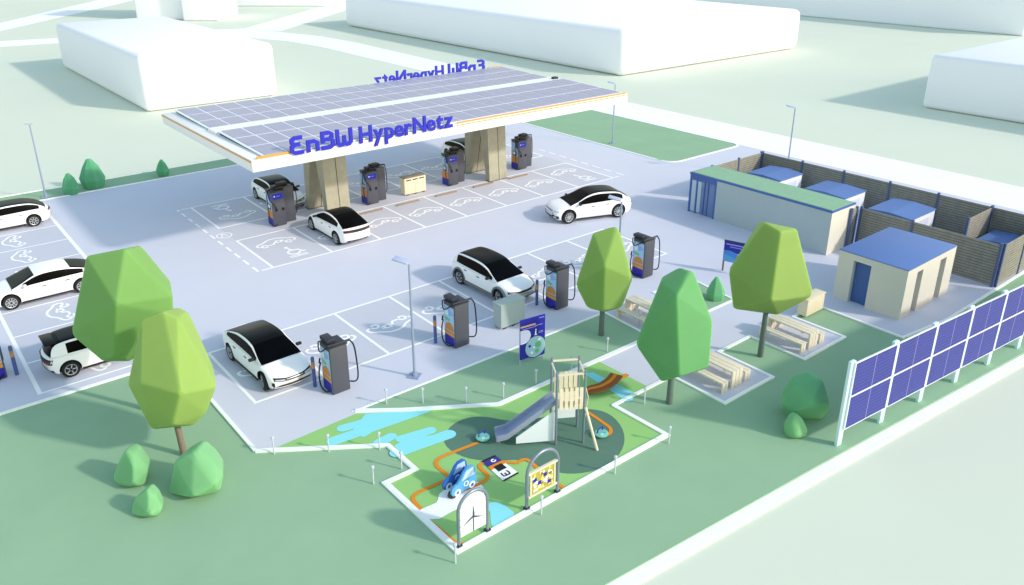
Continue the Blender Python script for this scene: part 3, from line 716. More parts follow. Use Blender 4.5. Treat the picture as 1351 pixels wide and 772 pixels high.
def container(label, x0, x1, y0, y1, h, gr=True):
    r = empty('transformer_station', label, 'transformer', ((x0+x1)/2, (y0+y1)/2, .02), 0, 'blue roofed transformer boxes in the fenced yard')
    w, d = (x1-x0)/2, (y1-y0)/2
    b = MB(); b.box(-w, w, -d, d, 0, h-.07, M['box']); b.build('wall', r)
    b = MB()
    vs = [(-w-.04, -d-.04, h-.065), (w+.04, -d-.04, h-.065), (w+.04, d+.04, h-.065), (-w-.04, d+.04, h-.065), (-w-.04, -d-.04, h), (w+.04, -d-.04, h), (w+.04, d+.04, h), (-w-.04, d+.04, h), (-w-.04, 0, h+.09), (w+.04, 0, h+.09)]
    b.add(vs, [(0, 3, 2, 1), (0, 1, 5, 4), (2, 3, 7, 6), (4, 5, 9, 8), (8, 9, 6, 7), (1, 2, 6, 9, 5), (3, 0, 4, 8, 7)], M['roofblue']); b.build('roof', r)
    b = MB(); b.box(-w*.5, w*.5, -d-.02, -d-.001, .1, h-.3, mat('container_door', '#D3D8E6', .6)); b.build('door', r)
container('blue roofed transformer box furthest back in the fenced yard, behind the hut', 43.35, 45.8, 26.6, 28.95, 1.7)
container('blue roofed transformer box in the middle of the fenced yard', 43.2, 45.55, 22.2, 24.75, 1.7)
container('blue roofed transformer box left of the divider fence in the yard', 42.6, 45.4, 18.0, 20.4, 1.7)
container('shaded blue roofed transformer box in the corner right of the divider fence', 44.3, 46.3, 13.1, 15.1, 1.05)

# ------------------------------------------------------------------ upright solar fence
sx, sy = 23.2, 10.68; dvx, dvy = (35.33-23.2)/5, (9.55-10.68)/5
r = empty('upright_solar_fence', 'row of upright double solar panels on pale posts along the kerb', 'solar panels', (sx, sy, 0), math.atan2(dvy, dvx))
pitch = math.hypot(dvx, dvy); PZ = 3.28
for k in range(9):
    X = k*pitch
    b = MB(); b.box(X-.13, X+.13, .036, .15, 0, PZ, M['post_cyan']); b.build('post', r, 40, .012)
for k in range(8):
    X = k*pitch+.03; XE = (k+1)*pitch-.03
    for z0, z1 in ((.66, 1.925), (1.945, 3.22)):
        b = MB(); b.box(X+.04, XE-.04, -.018, .018, z0+.021, z1-.021, M['pv2'])
        mid = (X+XE)/2
        for n_ in range(1, 9):
            zz = z0+.03+(z1-z0-.06)*n_/9
            for s in (-.0195, .0195): b.box(X+.05, XE-.05, s-.001, s+.001, zz-.006, zz+.006, M['pvline'])
        b.box(mid-.012, mid+.012, -.022, .022, z0+.031, z1-.031, mat('solar_busbar', '#9A98CC'))
        p = b.build('solar_panel', r)
        b = MB()
        b.box(X, XE, -.03, .03, z0-.005, z0+.02, M['frame']); b.box(X, XE, -.03, .03, z1-.02, z1+.005, M['frame'])
        b.box(X, X+.038, -.03, .03, z0+.0205, z1-.0205, M['frame']); b.box(XE-.038, XE, -.03, .03, z0+.0205, z1-.0205, M['frame'])
        b.build('panel_frame', p)

# ------------------------------------------------------------------ playground equipment
# arch with wind turbine board, arch with bubble board
def arch(x, y, w, h, rt, label, rz=0):
    r = empty('play_arch', label, 'play panel', (x, y, .02), rz, 'steel arches with play panels on the front kerb of the playground')
    rr = w/2
    pts = [(-rr, 0, 0), (-rr, 0, (h-rr)*.5)]+[(-rr*math.cos(R(a)), 0, h-rr+rr*math.sin(R(a))) for a in range(0, 181, 12)]+[(rr, 0, (h-rr)*.5), (rr, 0, 0)]
    b = MB(); b.tube(pts, rt, M['steel'], 10); b.build('arch_frame', r, 50)
    for s in (-rr, rr): b = MB(); b.box(s-.08, s+.08, -.07, .07, 0, .1, M['dark2']); b.build('foot', r)
    return r
T = Matrix(((1, 0, 0, 0), (0, 0, -1, 0), (0, 1, 0, 0), (0, 0, 0, 1)))
r = arch(10.83, 14.98, 1.02, 1.72, .05, 'steel arch with a white wind turbine board at the front corner')
b = MB(); rr = .455; b.prism([(-rr, .32), (rr, .32), (rr, 1.2)]+arc(0, 1.2, rr, 0, 180, 16)+[(-rr, 1.2)], -.015, .015, mat('turbine_board', '#DCE5E9', .5), T); bd = b.build('play_board', r)
b = MB(); b.box(-.016, .016, .33, .85, .016, .024, mat('turbine_grey', '#3F4C60'), T)
for a in (90, 205, 335):
    c, s = math.cos(R(a)), math.sin(R(a)); b.prism([(0.02*-s, .85+.02*c), (.38*c, .85+.38*s), (.035*s+.1*c, .85-.035*c+.1*s), (0.03*s, .85-.03*c)], .025, .032, mat('turbine_grey', '#3F4C60'), T)
b.ribbon(arc(0, .85, .34, 30, 300, 20), .012, .0165, mat('turbine_ring', '#C8CFD6'), M4=T); b.build('wind_turbine', bd)
b = MB()
for a in range(0, 181, 20): b.box(-.03, .03, -.02, .02, -.01, .03, M['steel'], Matrix.Translation((.475*math.cos(R(a)), 0, 1.2+.475*math.sin(R(a)))))
for s in (-1, 1):
    for z in (.45, .7, .95): b.box(s*.475-.03, s*.475+.03, -.02, .02, z-.015, z+.015, M['steel'])
b.build('board_clip', r)
r = arch(13.47, 14.98, 1.25, 1.85, .055, 'steel arch with a yellow and blue bubble board beside the turbine arch')
b = MB(); b.box(-.45, .45, .46, 1.2, -.015, .015, mat('bubble_board', '#ADA54A', .5), T)
for k in range(70):
    x_, z_, q_ = random.uniform(-.4, .4), random.uniform(.5, 1.15), random.uniform(.025, .06)
    b.prism(arc(x_, z_, q_, 0, 360, 8)[:-1], .0152, .017+k*.0002, random.choice([M['white'], M['white'], M['yellow'], mat('bubble_yellow', '#EEDD5A'), mat('bubble_olive', '#8C7B2E')]), T)
for x_, z_ in ((.08, .98), (-.14, .78), (.25, .65), (-.33, .95)): b.box(x_-.07, x_+.07, z_-.06, z_+.06, .032, .038, M['navy'], T)
b.build('play_board', r)
b = MB()
for z in (.38, 1.22): b.box(-.58, .58, z, z+.07, -.04, .04, M['wood2'], T)
for s in (-.51, .455): b.box(s, s+.05, .451, 1.219, -.03, .03, M['wood2'], T)
b.build('board_frame', r)
# toy cars
r = empty('toy_car', 'blue play car with two car shaped side panels on the white patch', 'toy car', (11.8, 17.02, .04), R(4))
prof = [(-.48, .12), (-.5, .3), (-.44, .42), (-.2, .48), (.05, .86), (.42, .88), (.5, .5), (.52, .14), (.3, .1), (-.3, .1)]
for s in (-.21, .21):
    TT = Matrix(((1, 0, 0, 0), (0, 0, -1, s), (0, 1, 0, 0), (0, 0, 0, 1)))
    b = MB(); b.prism(smooth_path(prof, 1, True), -.04, .04, M['tcar'] if s < 0 else M['tcar2'], TT); p = b.build('side_panel', r)
    b = MB(); b.prism([(-.1, .5), (.1, .79), (.38, .8), (.42, .52)], -.046, .046, M['tglass'], TT); b.build('window', p)
    for x in (-.27, .32):
        b = MB(); b.prism(arc(x, .17, .12, 0, 360, 16)[:-1], -.05, .05, M['white'], TT); b.prism(arc(x, .17, .06, 0, 360, 12)[:-1], -.055, .055, M['tcar2'], TT); b.build('wheel', p)
    b = MB(); b.prism(arc(.08, .33, .1, 0, 360, 14)[:-1], -.044, .044, M['white'], TT); b.prism(arc(.08, .33, .06, 0, 360, 12)[:-1], -.048, .048, M['tcar'], TT); b.build('plug_mark', p)
b = MB(); b.box(0, .35, -.165, .165, .28, .34, M['tcar2']); b.box(.3, .36, -.165, .165, .341, .62, M['tcar2']); b.build('seat', r)
b = MB(); b.lathe([(.12, 0), (.14, .05), (.1, .16)], M['dark2'], 14, Matrix.Translation((-.38, -.1, 0))); b.box(-.15, .15, -.15, .15, -.01, .1, M['dark2']); b.build('spring_base', r)
# slide tower
A = at(733, 588); B_ = at(768, 585)
th = math.atan2(B_[1]-A[1], B_[0]-A[0])
r = empty('slide_tower', 'play tower with steel slide, wooden balustrade and pale panels', 'slide', (A[0], A[1], .03), th)
W_, D_, H_ = .95, .95, 2.85
for x in (0, W_):
    for y in (0, D_):
        b = MB(); b.tube([(x, y, 0), (x, y, H_)], .045, M['steel'], 10); b.build('post', r, 40)
b = MB(); b.box(.05, W_-.05, .05, D_-.05, 1.42, 1.5, M['wood']); b.build('platform', r)
for k in range(5):
    b = MB(); x = .1+k*.17
    b.box(x, x+.125, -.02, .02, 1.38, 2.2, M['wood']); b.build('baluster', r)
for y in (0, D_):
    b = MB(); b.box(.04, W_-.04, y-.024, y+.024, 2.7, 2.76, M['wood2']); b.build('top_rail', r)
for x in (0, W_):
    b = MB(); b.box(x-.024, x+.024, .04, D_-.04, 2.63, 2.69, M['wood2']); b.build('top_rail', r)
for k in range(5):
    b = MB(); x = .1+k*.17; b.box(x, x+.135, D_-.02, D_+.02, 1.5, 2.28, M['wood2']); b.build('baluster', r)
b = MB()
for x_, z_ in ((.235, 2.1), (.405, 2.1), (.575, 2.1), (.235, 1.55), (.405, 1.55), (.575, 1.55), (.745, 1.6)): b.box(x_-.005, x_+.04, -.03, -.021, z_, z_+.16, M['cabs'])
b.build('baluster_hole', r)
b = MB(); b.box(.08, W_-.08, D_-.015, D_+.015, .42, 1.36, mat('pale_blue_panel', '#E6F1FB', .3)); b.build('climbing_panel', r)
# slide chute
s0 = Vector((0, D_/2, 1.5)); s1 = Vector((-1.62, D_/2, .28)); s2 = Vector((-2.0, D_/2, .2))
sec = [(-.27, .2), (-.25, .02), (-.2, 0), (.2, 0), (.25, .02), (.27, .2), (.3, .2), (.28, -.04), (-.28, -.04), (-.3, .2)]
b = MB(); vs = []
cl = [s0, s0.lerp(s1, .5), s1, s2]
for c in cl: vs += [(c.x, c.y+y, c.z+z) for y, z in sec]
n = len(sec); fs = [(i*n+j, i*n+(j+1) % n, (i+1)*n+(j+1) % n, (i+1)*n+j) for i in range(len(cl)-1) for j in range(n)]
fs += [list(range(n)), list(range((len(cl)-1)*n, len(cl)*n))[::-1]]
b.add(vs, fs, M['slide']); b.build('slide_chute', r, 50)
b = MB(); b.prism([(-1.35, .12), (-.03, .12), (-.03, 1.34), (-1.35, .36)], -.012, .012, mat('pale_blue_panel', '#E6F1FB', .3), Matrix(((1, 0, 0, 0), (0, 0, -1, .1), (0, 1, 0, 0), (0, 0, 0, 1)))); b.build('slide_side_panel', r)
b = MB(); b.tube([(-1.9, D_/2-.1, 0), (-1.9, D_/2-.1, .18)], .03, M['steel']); b.tube([(-1.9, D_/2+.1, 0), (-1.9, D_/2+.1, .18)], .03, M['steel']); b.build('slide_foot', r)
b = MB(); b.tube([(W_+.03, -.05, 1.45), (W_+.38, -.5, 0)], .05, M['wood2'], 8); b.build('climbing_pole', r)
b = MB(); b.tube([(W_, D_*.5, 2.5), (W_+.22, D_*.4, 1.55), (W_+.1, D_*.5, .3)], .018, M['wood2'], 6); b.build('climbing_rope', r)
# curved balancing bridge
x0, y0 = at(775, 519)
r = empty('balance_bridge', 'curved brown and orange bridge over the cyan stripe behind the tower', 'bridge', (x0, y0, .03))
pts = smooth_path([(0, 0), (.62, -.12), (1.0, .12), (1.3, .6)], 2)
pts = [tuple(Vector(at(p, q_))-Vector((x0, y0))) for p, q_ in smooth_path([(775, 519), (793, 519), (806, 513), (813, 504)], 2)]
def bridge(bb, off, w, za, zb, mt):
    n = len(pts); vs = []
    for i, p in enumerate(pts):
        t = i/(n-1); z = .1+.08*math.sin(math.pi*t)+.22*t; d = (Vector(pts[min(i+1, n-1)])-Vector(pts[max(i-1, 0)])).normalized(); nn = Vector((-d.y, d.x))
        for o_, zz in ((off-w/2, za), (off+w/2, za), (off+w/2, zb), (off-w/2, zb)): vs.append((p[0]+nn.x*o_, p[1]+nn.y*o_, z+zz))
    fs = [(i*4+j, i*4+(j+1) % 4, (i+1)*4+(j+1) % 4, (i+1)*4+j) for i in range(n-1) for j in range(4)]+[(3, 2, 1, 0), tuple((n-1)*4+j for j in range(4))]
    bb.add(vs, fs, mt)
b = MB(); bridge(b, 0, .5, -.05, 0, M['pbrown']); b.build('deck', r)
b = MB(); bridge(b, .02, .14, .001, .012, M['por']); b.build('orange_track', r)
b = MB(); bridge(b, 0, .44, -.09, -.051, M['trunkb']); 
for p in (pts[1], pts[-2]): b.box(p[0]-.05, p[0]+.05, p[1]-.05, p[1]+.05, 0, .04, M['trunkb'])
b.build('support', r)
for px, py, lab in ((637, 581, 'teal spinning disc at the foot of the slide'), (793, 576, 'teal spinning disc right of the climbing pole')):
    x, y = at(px, py)
    r = empty('spinner_disc', lab, 'spinner', (x, y, .03), 0, 'low spinning discs on the dark play circle')
    b = MB(); b.lathe([(.08, 0), (.08, .06), (.24, .08), (.25, .12), (.2, .14)], M['disc'], 20); b.build('disc', r, 40)
    b = MB(); b.tube([(-.12, .06, .14), (-.12, .06, .26), (.16, .1, .26), (.16, .1, .14)], .022, M['navy']); b.build('handle', r, 40)
    b = MB(); b.prism(arc(-.06, -.1, .06, 0, 360, 10)[:-1], .141, .145, mat('spinner_pale', '#BFE7C8')); b.prism(arc(.1, -.08, .05, 0, 360, 10)[:-1], .141, .146, M['tcar']); b.build('disc_pattern', r)

# ------------------------------------------------------------------ low-poly trees and shrubs
def hull(name, rings, n, mt, parent=None, bev=.05, seed=1, phase=0.0, jit=.1, squash=1.0, offs=None):
    rng = random.Random(seed); bm = bmesh.new()
    ph = [phase+2*math.pi*(k+rng.uniform(-.18, .18))/n for k in range(n)]
    kr = [1+rng.uniform(-jit, jit) for _ in range(n)]
    for i, (z, rad) in enumerate(rings):
        ox, oy = offs[i] if offs else (0, 0)
        if rad < .02: bm.verts.new((ox, oy, z)); continue
        for k in range(n):
            rr = rad*kr[k]*(1+rng.uniform(-.05, .05)); bm.verts.new((ox+rr*math.cos(ph[k]), oy+rr*math.sin(ph[k]), z+rng.uniform(-.05, .05)*rad*1.5))
    res = bmesh.ops.convex_hull(bm, input=bm.verts[:])
    bmesh.ops.delete(bm, geom=[g for g in set(res['geom_interior']+res['geom_unused']) if isinstance(g, bmesh.types.BMVert)], context='VERTS')
    bmesh.ops.dissolve_limit(bm, angle_limit=R(9), verts=bm.verts[:], edges=bm.edges[:])
    bmesh.ops.bevel(bm, geom=bm.edges[:], offset=bev, segments=2, profile=.5, affect='EDGES', clamp_overlap=True)
    bmesh.ops.recalc_face_normals(bm, faces=bm.faces[:])
    me = bpy.data.meshes.new(name); bm.to_mesh(me); bm.free(); me.materials.append(mt)
    me.shade_smooth()
    o = bpy.data.objects.new(name, me); COL.objects.link(o)
    md = o.modifiers.new('weighted', 'WEIGHTED_NORMAL'); md.weight = 90
    if parent: o.parent = parent
    return o
def solid(name, pts, mt, parent, bev):
    bm = bmesh.new()
    for p in pts: bm.verts.new(p)
    res = bmesh.ops.convex_hull(bm, input=bm.verts[:])
    bmesh.ops.delete(bm, geom=[g for g in set(res['geom_interior']+res['geom_unused']) if isinstance(g, bmesh.types.BMVert)], context='VERTS')
    bmesh.ops.dissolve_limit(bm, angle_limit=R(4), verts=bm.verts[:], edges=bm.edges[:])
    bmesh.ops.bevel(bm, geom=bm.edges[:], offset=bev, segments=2, profile=.5, affect='EDGES', clamp_overlap=True)
    bmesh.ops.recalc_face_normals(bm, faces=bm.faces[:])
    me = bpy.data.meshes.new(name); bm.to_mesh(me); bm.free(); me.materials.append(mt); me.shade_smooth()
    o = bpy.data.objects.new(name, me); COL.objects.link(o); o.parent = parent
    md = o.modifiers.new('weighted', 'WEIGHTED_NORMAL'); md.weight = 90
    return o
HF = Vector((math.cos(YAW), math.sin(YAW), 0))
def tree(x, y, outline, ridge, mt, trunk, label, deep, zt, lean=(0, 0), bev=.08, tr=.11):
    """crown: its corners were measured in the upright plane through the trunk and given their own depth"""
    r = empty('tree', label, 'tree', (x, y, 0), 0, 'faceted trees around the playground and bays')
    b = MB(); b.tube([(0, 0, -.02), (lean[0]*.3, lean[1]*.3, zt*.5), (lean[0], lean[1], zt)], tr*1.15, trunk, 12, tr*.85); b.build('trunk', r, 50)
    base = Vector((x, y, 0)); pts = []
    def w3(px, py, d):
        dr = FW*FPX + RT*(px-CXP) - UP*(py-CYP); t = ((base+HF*d-CAM).dot(HF))/dr.dot(HF)
        return CAM+dr*t-base
    front = [w3(px, py, 0) for px, py in outline]
    c = sum(front, Vector())/len(front)
    pts += front
    pts += [w3(px, py, d) for px, py, d in ridge]
    for p in front: pts.append(Vector((c.x+(p.x-c.x)*.62, c.y+(p.y-c.y)*.62, c.z+(p.z-c.z)*(.8 if p.z > c.z else .92)))+HF*deep)
    solid('crown', pts, mt, r, bev)
    return r
tree(5.64, 27.97, [(113, 338), (165, 328), (228, 390), (229, 416), (172, 477), (135, 477), (93, 441)], [(153, 402, -1.5), (150, 470, -1.0)], LEAF['a'], M['trunk'], 'broad mid green tree at left, partly hiding two parked cars', 1.5, 3.0)
tree(5.74, 24.36, [(186, 422), (214, 410), (236, 419), (286, 510), (272, 546), (257, 561), (199, 567), (168, 507)], [(184, 505, -.9), (238, 520, -1.3), (228, 562, -.9)], LEAF['b'], M['trunkb'], 'bright lime tree at left above three round shrubs', 1.2, 2.2, lean=(-.14, .1), tr=.1)
tree(22.57, 21.47, [(782, 308), (813, 299), (818, 304), (835, 368), (821, 406), (797, 412), (774, 406), (759, 376)], [(798, 352, -1.1), (796, 410, -.7), (832, 366, -.4)], LEAF['c'], M['trunk'], 'narrow lime tree on the middle lawn beside a charger', 1.0, 2.0)
tree(20.75, 16.12, [(871, 373), (908, 357), (916, 359), (941, 425), (936, 485), (872, 504), (838, 455)], [(893, 390, -.9), (897, 497, -1.0)], LEAF['d'], M['trunk'], 'deep green tree in front of the path, right of the playground', 1.2, 2.0)
tree(26.37, 16.06, [(1009, 293), (1052, 302), (1074, 389), (1064, 396), (1026, 416), (967, 408), (961, 357)], [(1031, 306, -.6), (1018, 398, -1.4)], LEAF['e'], M['trunk'], 'olive green tree between the two right picnic pads', 1.4, 2.8)
def shrub(px, py, h, w, n, mt, label, seed, phase=.2, low=.78):
    x, y = at(px, py); 
    r = empty('shrub', label, 'shrub', (x, y, 0), 0, 'faceted shrubs on the lawns')
    hull('foliage', [(-.03, w*low), (h*.32, w), (h*.74, w*.6), (h*1.01, w*.18)], n, mt, r, .1, seed, phase, jit=.06)
    b = MB(); b.tube([(0, 0, -.05), (0, 0, h*.4)], .05, M['trunkb'], 8); b.build('stem', r)
def shrub_cut(px, py, outline, ridge, deep, mt, label, sink=.06):
    x, y = at(px, py); base = Vector((x, y, 0))
    r = empty('shrub', label, 'shrub', (x, y, 0), 0, 'faceted shrubs on the lawns')
    def w3(ax, ay, d):
        dr = FW*FPX + RT*(ax-CXP) - UP*(ay-CYP); t = ((base+HF*d-CAM).dot(HF))/dr.dot(HF); return CAM+dr*t-base
    fr = [w3(ax, ay, 0) for ax, ay in outline]; c = sum(fr, Vector())/len(fr)
    pts = fr+[w3(ax, ay, d) for ax, ay, d in ridge]+[Vector((c.x+(p.x-c.x)*.7, c.y+(p.y-c.y)*.7, c.z+(p.z-c.z)*.85))+HF*deep for p in fr]
    lo = min(p.z for p in pts)
    solid('foliage', [p-Vector((0, 0, lo+sink)) if lo > -sink else Vector((p.x, p.y, max(p.z, -sink))) for p in pts], mt, r, .09)
    b = MB(); b.tube([(0, 0, -.05), (0, 0, .5)], .05, M['trunkb'], 8); b.build('stem', r)
shrub_cut(174, 640, [(165, 593), (179, 597), (196, 619), (192, 640), (177, 652), (164, 655), (153, 639), (148, 631), (156, 609)], [(176, 615, -.35), (176, 642, -.5)], .6, LEAF['f'], 'upright light green shrub left of the two others under the lime tree')
shrub_cut(194, 679, [(194.6, 645), (207, 655), (215, 671), (210, 681), (196, 689), (176, 687), (172, 676), (177, 657)], [(196, 682, -.4), (196, 655, -.15)], .45, LEAF['f'], 'small light green shrub in front of its two neighbours on the lawn')
shrub_cut(256, 650, [(260, 593), (282, 609), (295, 626), (291, 649), (273, 664), (256, 671), (236, 664), (221, 652), (230, 607), (246, 598)], [(253, 657, -.7), (255, 605, -.2), (284, 641, -.5)], .8, LEAF['f'], 'large light green shrub at the foot of the lime tree trunk')
shrub(95, 256, 1.4, .55, 7, LEAF['g'], 'small conical shrub on the far left green strip next to a bigger one', 24)
shrub(124, 247, 1.95, .85, 7, LEAF['g'], 'larger conical shrub on the far left green strip', 25)
shrub(216, 231.5, 1.15, .46, 7, LEAF['g'], 'small lone shrub on the green strip nearest the canopy', 26)
shrub(943, 395, 1.15, .45, 7, LEAF['h'], 'small shrub on the little grass island by the info board', 27)
shrub_cut(1064, 553, [(1048, 508), (1078, 499), (1087, 502), (1097, 537), (1084, 560), (1062, 565), (1040, 552), (1030, 532)], [(1075, 530, -.7), (1050, 545, -.5)], .8, LEAF['h'], 'dark green shrub beside the first solar panel post')
shrub_cut(1050, 576, [(1051, 547), (1060, 553), (1067, 568), (1063, 580), (1048, 584), (1037, 578), (1034, 566), (1042, 553)], [(1051, 578, -.35)], .4, LEAF['f'], 'small pale shrub in front of the dark shrub by the solar panels')

# ------------------------------------------------------------------ cars
def interp(keys, x):
    """smooth interpolation through (x, value) keys"""
    if x <= keys[0][0]: return keys[0][1]
    if x >= keys[-1][0]: return keys[-1][1]
    for i in range(len(keys)-1):
        x0, v0 = keys[i]; x1, v1 = keys[i+1]
        if x <= x1:
            def sl(j):
                if j <= 0 or j >= len(keys)-1: return 0 if False else (keys[min(j+1, len(keys)-1)][1]-keys[max(j-1, 0)][1])/(keys[min(j+1, len(keys)-1)][0]-keys[max(j-1, 0)][0])
                return (keys[j+1][1]-keys[j-1][1])/(keys[j+1][0]-keys[j-1][0])
            h = x1-x0; t = (x-x0)/h; m0, m1 = sl(i)*h, sl(i+1)*h
            return (2*t**3-3*t*t+1)*v0+(t**3-2*t*t+t)*m0+(-2*t**3+3*t*t)*v1+(t**3-t*t)*m1
def make_car(label, S, loc, rz):
    L, Wd, wb, wr = S['L'], S['W'], S['wb'], S.get('wr', .36)
    hl, hw = L/2, Wd/2
    xf, xr = S.get('wx', .08)+wb/2, S.get('wx', .08)-wb/2
    top, belt = S['top'], S['belt']           # deck line, and belt line under the glass
    r = empty('parked_car' if not S.get('moving') else 'driving_car', label, 'car', (loc[0], loc[1], .024), rz, 'white electric cars')
    bend = S.get('bend', .2)
    def bd(p):
        x, y, z = p; k = max(0, (abs(x)-hl*.55)/(hl*.45)); k = k*k
        return (x-math.copysign(1, x)*bend*k*(abs(y)/hw)**2.2, y, z)
    def endk(x):
        d = hl-abs(x); rr = .42
        if d >= rr: return 1, 1
        q_ = math.sqrt(max(0, 1-((rr-d)/rr)**2)); return .86+.14*q_, .60+.40*q_
    def wid(x):
        t = abs(x)/hl; return hw*(1-.10*max(0, (t-.35)/.65)**2)
    def zb(x): return .2+(.05 if x > 0 else .1)*max(0, (abs(x)/hl-.8)/.2)**2
    sect = [(0, 0), (.5, 0), (.84, .0), (.93, .03), (.965, .12), (.985, .25), (.995, .4), (1.0, .55), (.995, .68), (.98, .78), (.955, .86), (.92, .92), (.86, .96), (.76, .985), (.6, 1.0), (.4, 1.012), (.2, 1.018), (0, 1.02)]
    N = 46; xs = sorted(set([-hl+L*i/N for i in range(N+1)]+[s*(hl-e) for s in (-1, 1) for e in (.0, .01, .03, .06, .1, .15, .22)]))
    ring = []
    full = [(fy, fz) for fy, fz in sect]+[(-fy, fz) for fy, fz in sect[-2:0:-1]]
    b = MB(); vs = []
    for x in xs:
        kw, kh = endk(x); T_ = interp(top, x); B0 = zb(x); zc = (S['znose'] if x > 0 else S['ztail'])
        for fy, fz in full:
            z = B0+(T_-B0)*fz; z = zc+(z-zc)*kh
            vs.append(bd((x, fy*wid(x)*kw, z)))
    n = len(full); k = len(xs)
    fs = [(i*n+j, (i+1)*n+j, (i+1)*n+(j+1) % n, i*n+(j+1) % n) for i in range(k-1) for j in range(n)]
    fs += [list(range(n)), list(range((k-1)*n, k*n))[::-1]]
    b.add(vs, fs, M['paint']); b.mi(M['black'])
    body = b.build('body', None)
    # wheel housings
    cut = MB(); cut.mi(M['paint'])
    for x in (xf, xr):
        for s in (-1, 1):
            cut.lathe([(wr+.055, -.2), (wr+.055, .2)], M['black'], 32, Matrix.Translation((x, s*(hw-.1), wr)) @ Matrix.Rotation(R(90), 4, 'X'))
    co = cut.build('cut')
    md = body.modifiers.new('arches', 'BOOLEAN'); md.operation = 'DIFFERENCE'; md.object = co; md.solver = 'EXACT'; md.material_mode = 'INDEX'
    dg = bpy.context.evaluated_depsgraph_get()
    me = bpy.data.meshes.new_from_object(body.evaluated_get(dg)); body.modifiers.clear(); old = body.data; body.data = me; bpy.data.meshes.remove(old)
    bpy.data.objects.remove(co)
    me.name = 'body'; me.shade_smooth(); me.set_sharp_from_angle(angle=R(38)); body.parent = r
    # greenhouse
    roof = S['roof']; xa, xc = roof[-1][0], roof[0][0]          # front and rear base of the glass
    xw, xb = S['xw'], S['xb']                                  # where roof meets windscreen and rear window
    NG = 40; gx = sorted(set([xc+(xa-xc)*i/NG for i in range(NG+1)]+[xw, xb]))
    gx = [g for i, g in enumerate(gx) if i == 0 or g-gx[i-1] > .004 or g in (xw, xb)]
    gs = [(1.0, 0), (.985, .06), (.965, .22), (.935, .42), (.9, .62), (.862, .80), (.835, .87), (.79, .925), (.74, .955), (.6, .985), (.4, .996), (.2, 1.0), (0, 1.0)]
    gfull = gs+[(-a, c) for a, c in gs[-2::-1]]
    wbelt = S.get('wbelt', .90)
    def gp(x, fy, fz, out=0):
        bz = interp(belt, x)-.03; rz_ = max(bz+.004, interp(roof, x)); h = rz_-bz
        hk = min(1, h/.40)
        yy = fy if abs(fy) > .999 else math.copysign(1-(1-abs(fy))*(1 if abs(fy) < .74 else hk), fy) if fy else 0
        if abs(fy) <= .74: yy = fy/.74*(1-(1-.74)*hk)
        return bd((x, yy*wid(x)*wbelt, bz+h*fz))
    parts = {}
    def face(nm, q4):
        vs, fs = parts.setdefault(nm, ([], [])); o = len(vs); vs += q4; fs.append((o, o+1, o+2, o+3))
    pan = S.get('glassroof', True)
    ms = len(gfull)
    sw0, sw1 = S['side']                                        # side window span
    for i in range(len(gx)-1):
        for j in range(ms-1):
            xm = (gx[i]+gx[i+1])/2; jj = min(j, ms-2-j); left = j < ms/2
            if jj >= 7: nm = 'windscreen' if xm > xw else ('rear_window' if xm < xb else 'roof')
            elif 1 <= jj <= 4 and sw0 < xm < sw1 and (interp(roof, xm)-interp(belt, xm)) > .10: nm = 'side_window' if left else 'side_window.'
            else: nm = 'cabin_frame'
            face(nm, [gp(gx[i], *gfull[j]), gp(gx[i], *gfull[j+1]), gp(gx[i+1], *gfull[j+1]), gp(gx[i+1], *gfull[j])])
    mm = dict(windscreen=M['glass'], rear_window=M['glass'], roof=M['roofb'] if pan else M['paint'], side_window=M['glass'], cabin_frame=M['roofb'] if S.get('blackframe') else M['paint'])
    for nm, (vs, fs) in parts.items():
        b = MB(); b.add(vs, fs, mm[nm.rstrip('.')]); o = b.build(nm.rstrip('.'), r)
        bm = bmesh.new(); bm.from_mesh(o.data); bmesh.ops.remove_doubles(bm, verts=bm.verts[:], dist=.0005); bmesh.ops.recalc_face_normals(bm, faces=bm.faces[:])
        if sum(f.normal.z for f in bm.faces) < 0: bmesh.ops.reverse_faces(bm, faces=bm.faces[:])
        bm.to_mesh(o.data); bm.free(); o.data.shade_smooth(); o.data.set_sharp_from_angle(angle=R(35))
    # wheels
    for x in (xf, xr):
        for s in (-1, 1):
            R4 = Matrix.Rotation(R(90), 4, 'X') if s < 0 else Matrix.Rotation(R(-90), 4, 'X')
            b = MB(); b.lathe([(wr*.66, -.11), (wr*.95, -.11), (wr, -.08), (wr, .08), (wr*.95, .11), (wr*.66, .11)], M['tyre'], 28, R4, caps=False)
            wheel = b.build('wheel', r, 35); wheel.location = (x, s*(hw-.13), wr-.024)
            if x > 0 and S.get('steer'): wheel.rotation_euler.z = S['steer']
            b = MB(); b.lathe([(.01, .06), (wr*.2, .07), (wr*.22, .06), (wr*.62, .05), (wr*.7, .03)], M['rimd'], 24, R4)
            for a in range(S.get('spokes', 10)):
                A4 = R4 @ Matrix.Rotation(2*math.pi*a/S.get('spokes', 10), 4, 'Z')
                b.box(wr*.14, wr*.64, -wr*S.get('spw', .055), wr*S.get('spw', .055), .066, .1, M['rim'], A4)
            b.lathe([(wr*.6, .05), (wr*.6, .1), (wr*.68, .112), (wr*.7, .05)], M['rim'], 28, R4, caps=False)
            b.lathe([(.01, .08), (wr*.16, .08), (wr*.14, .11), (.01, .112)], M['rimd'] if not S.get('lightrim') else M['rim'], 14, R4)
            b.build('rim', wheel, 35)
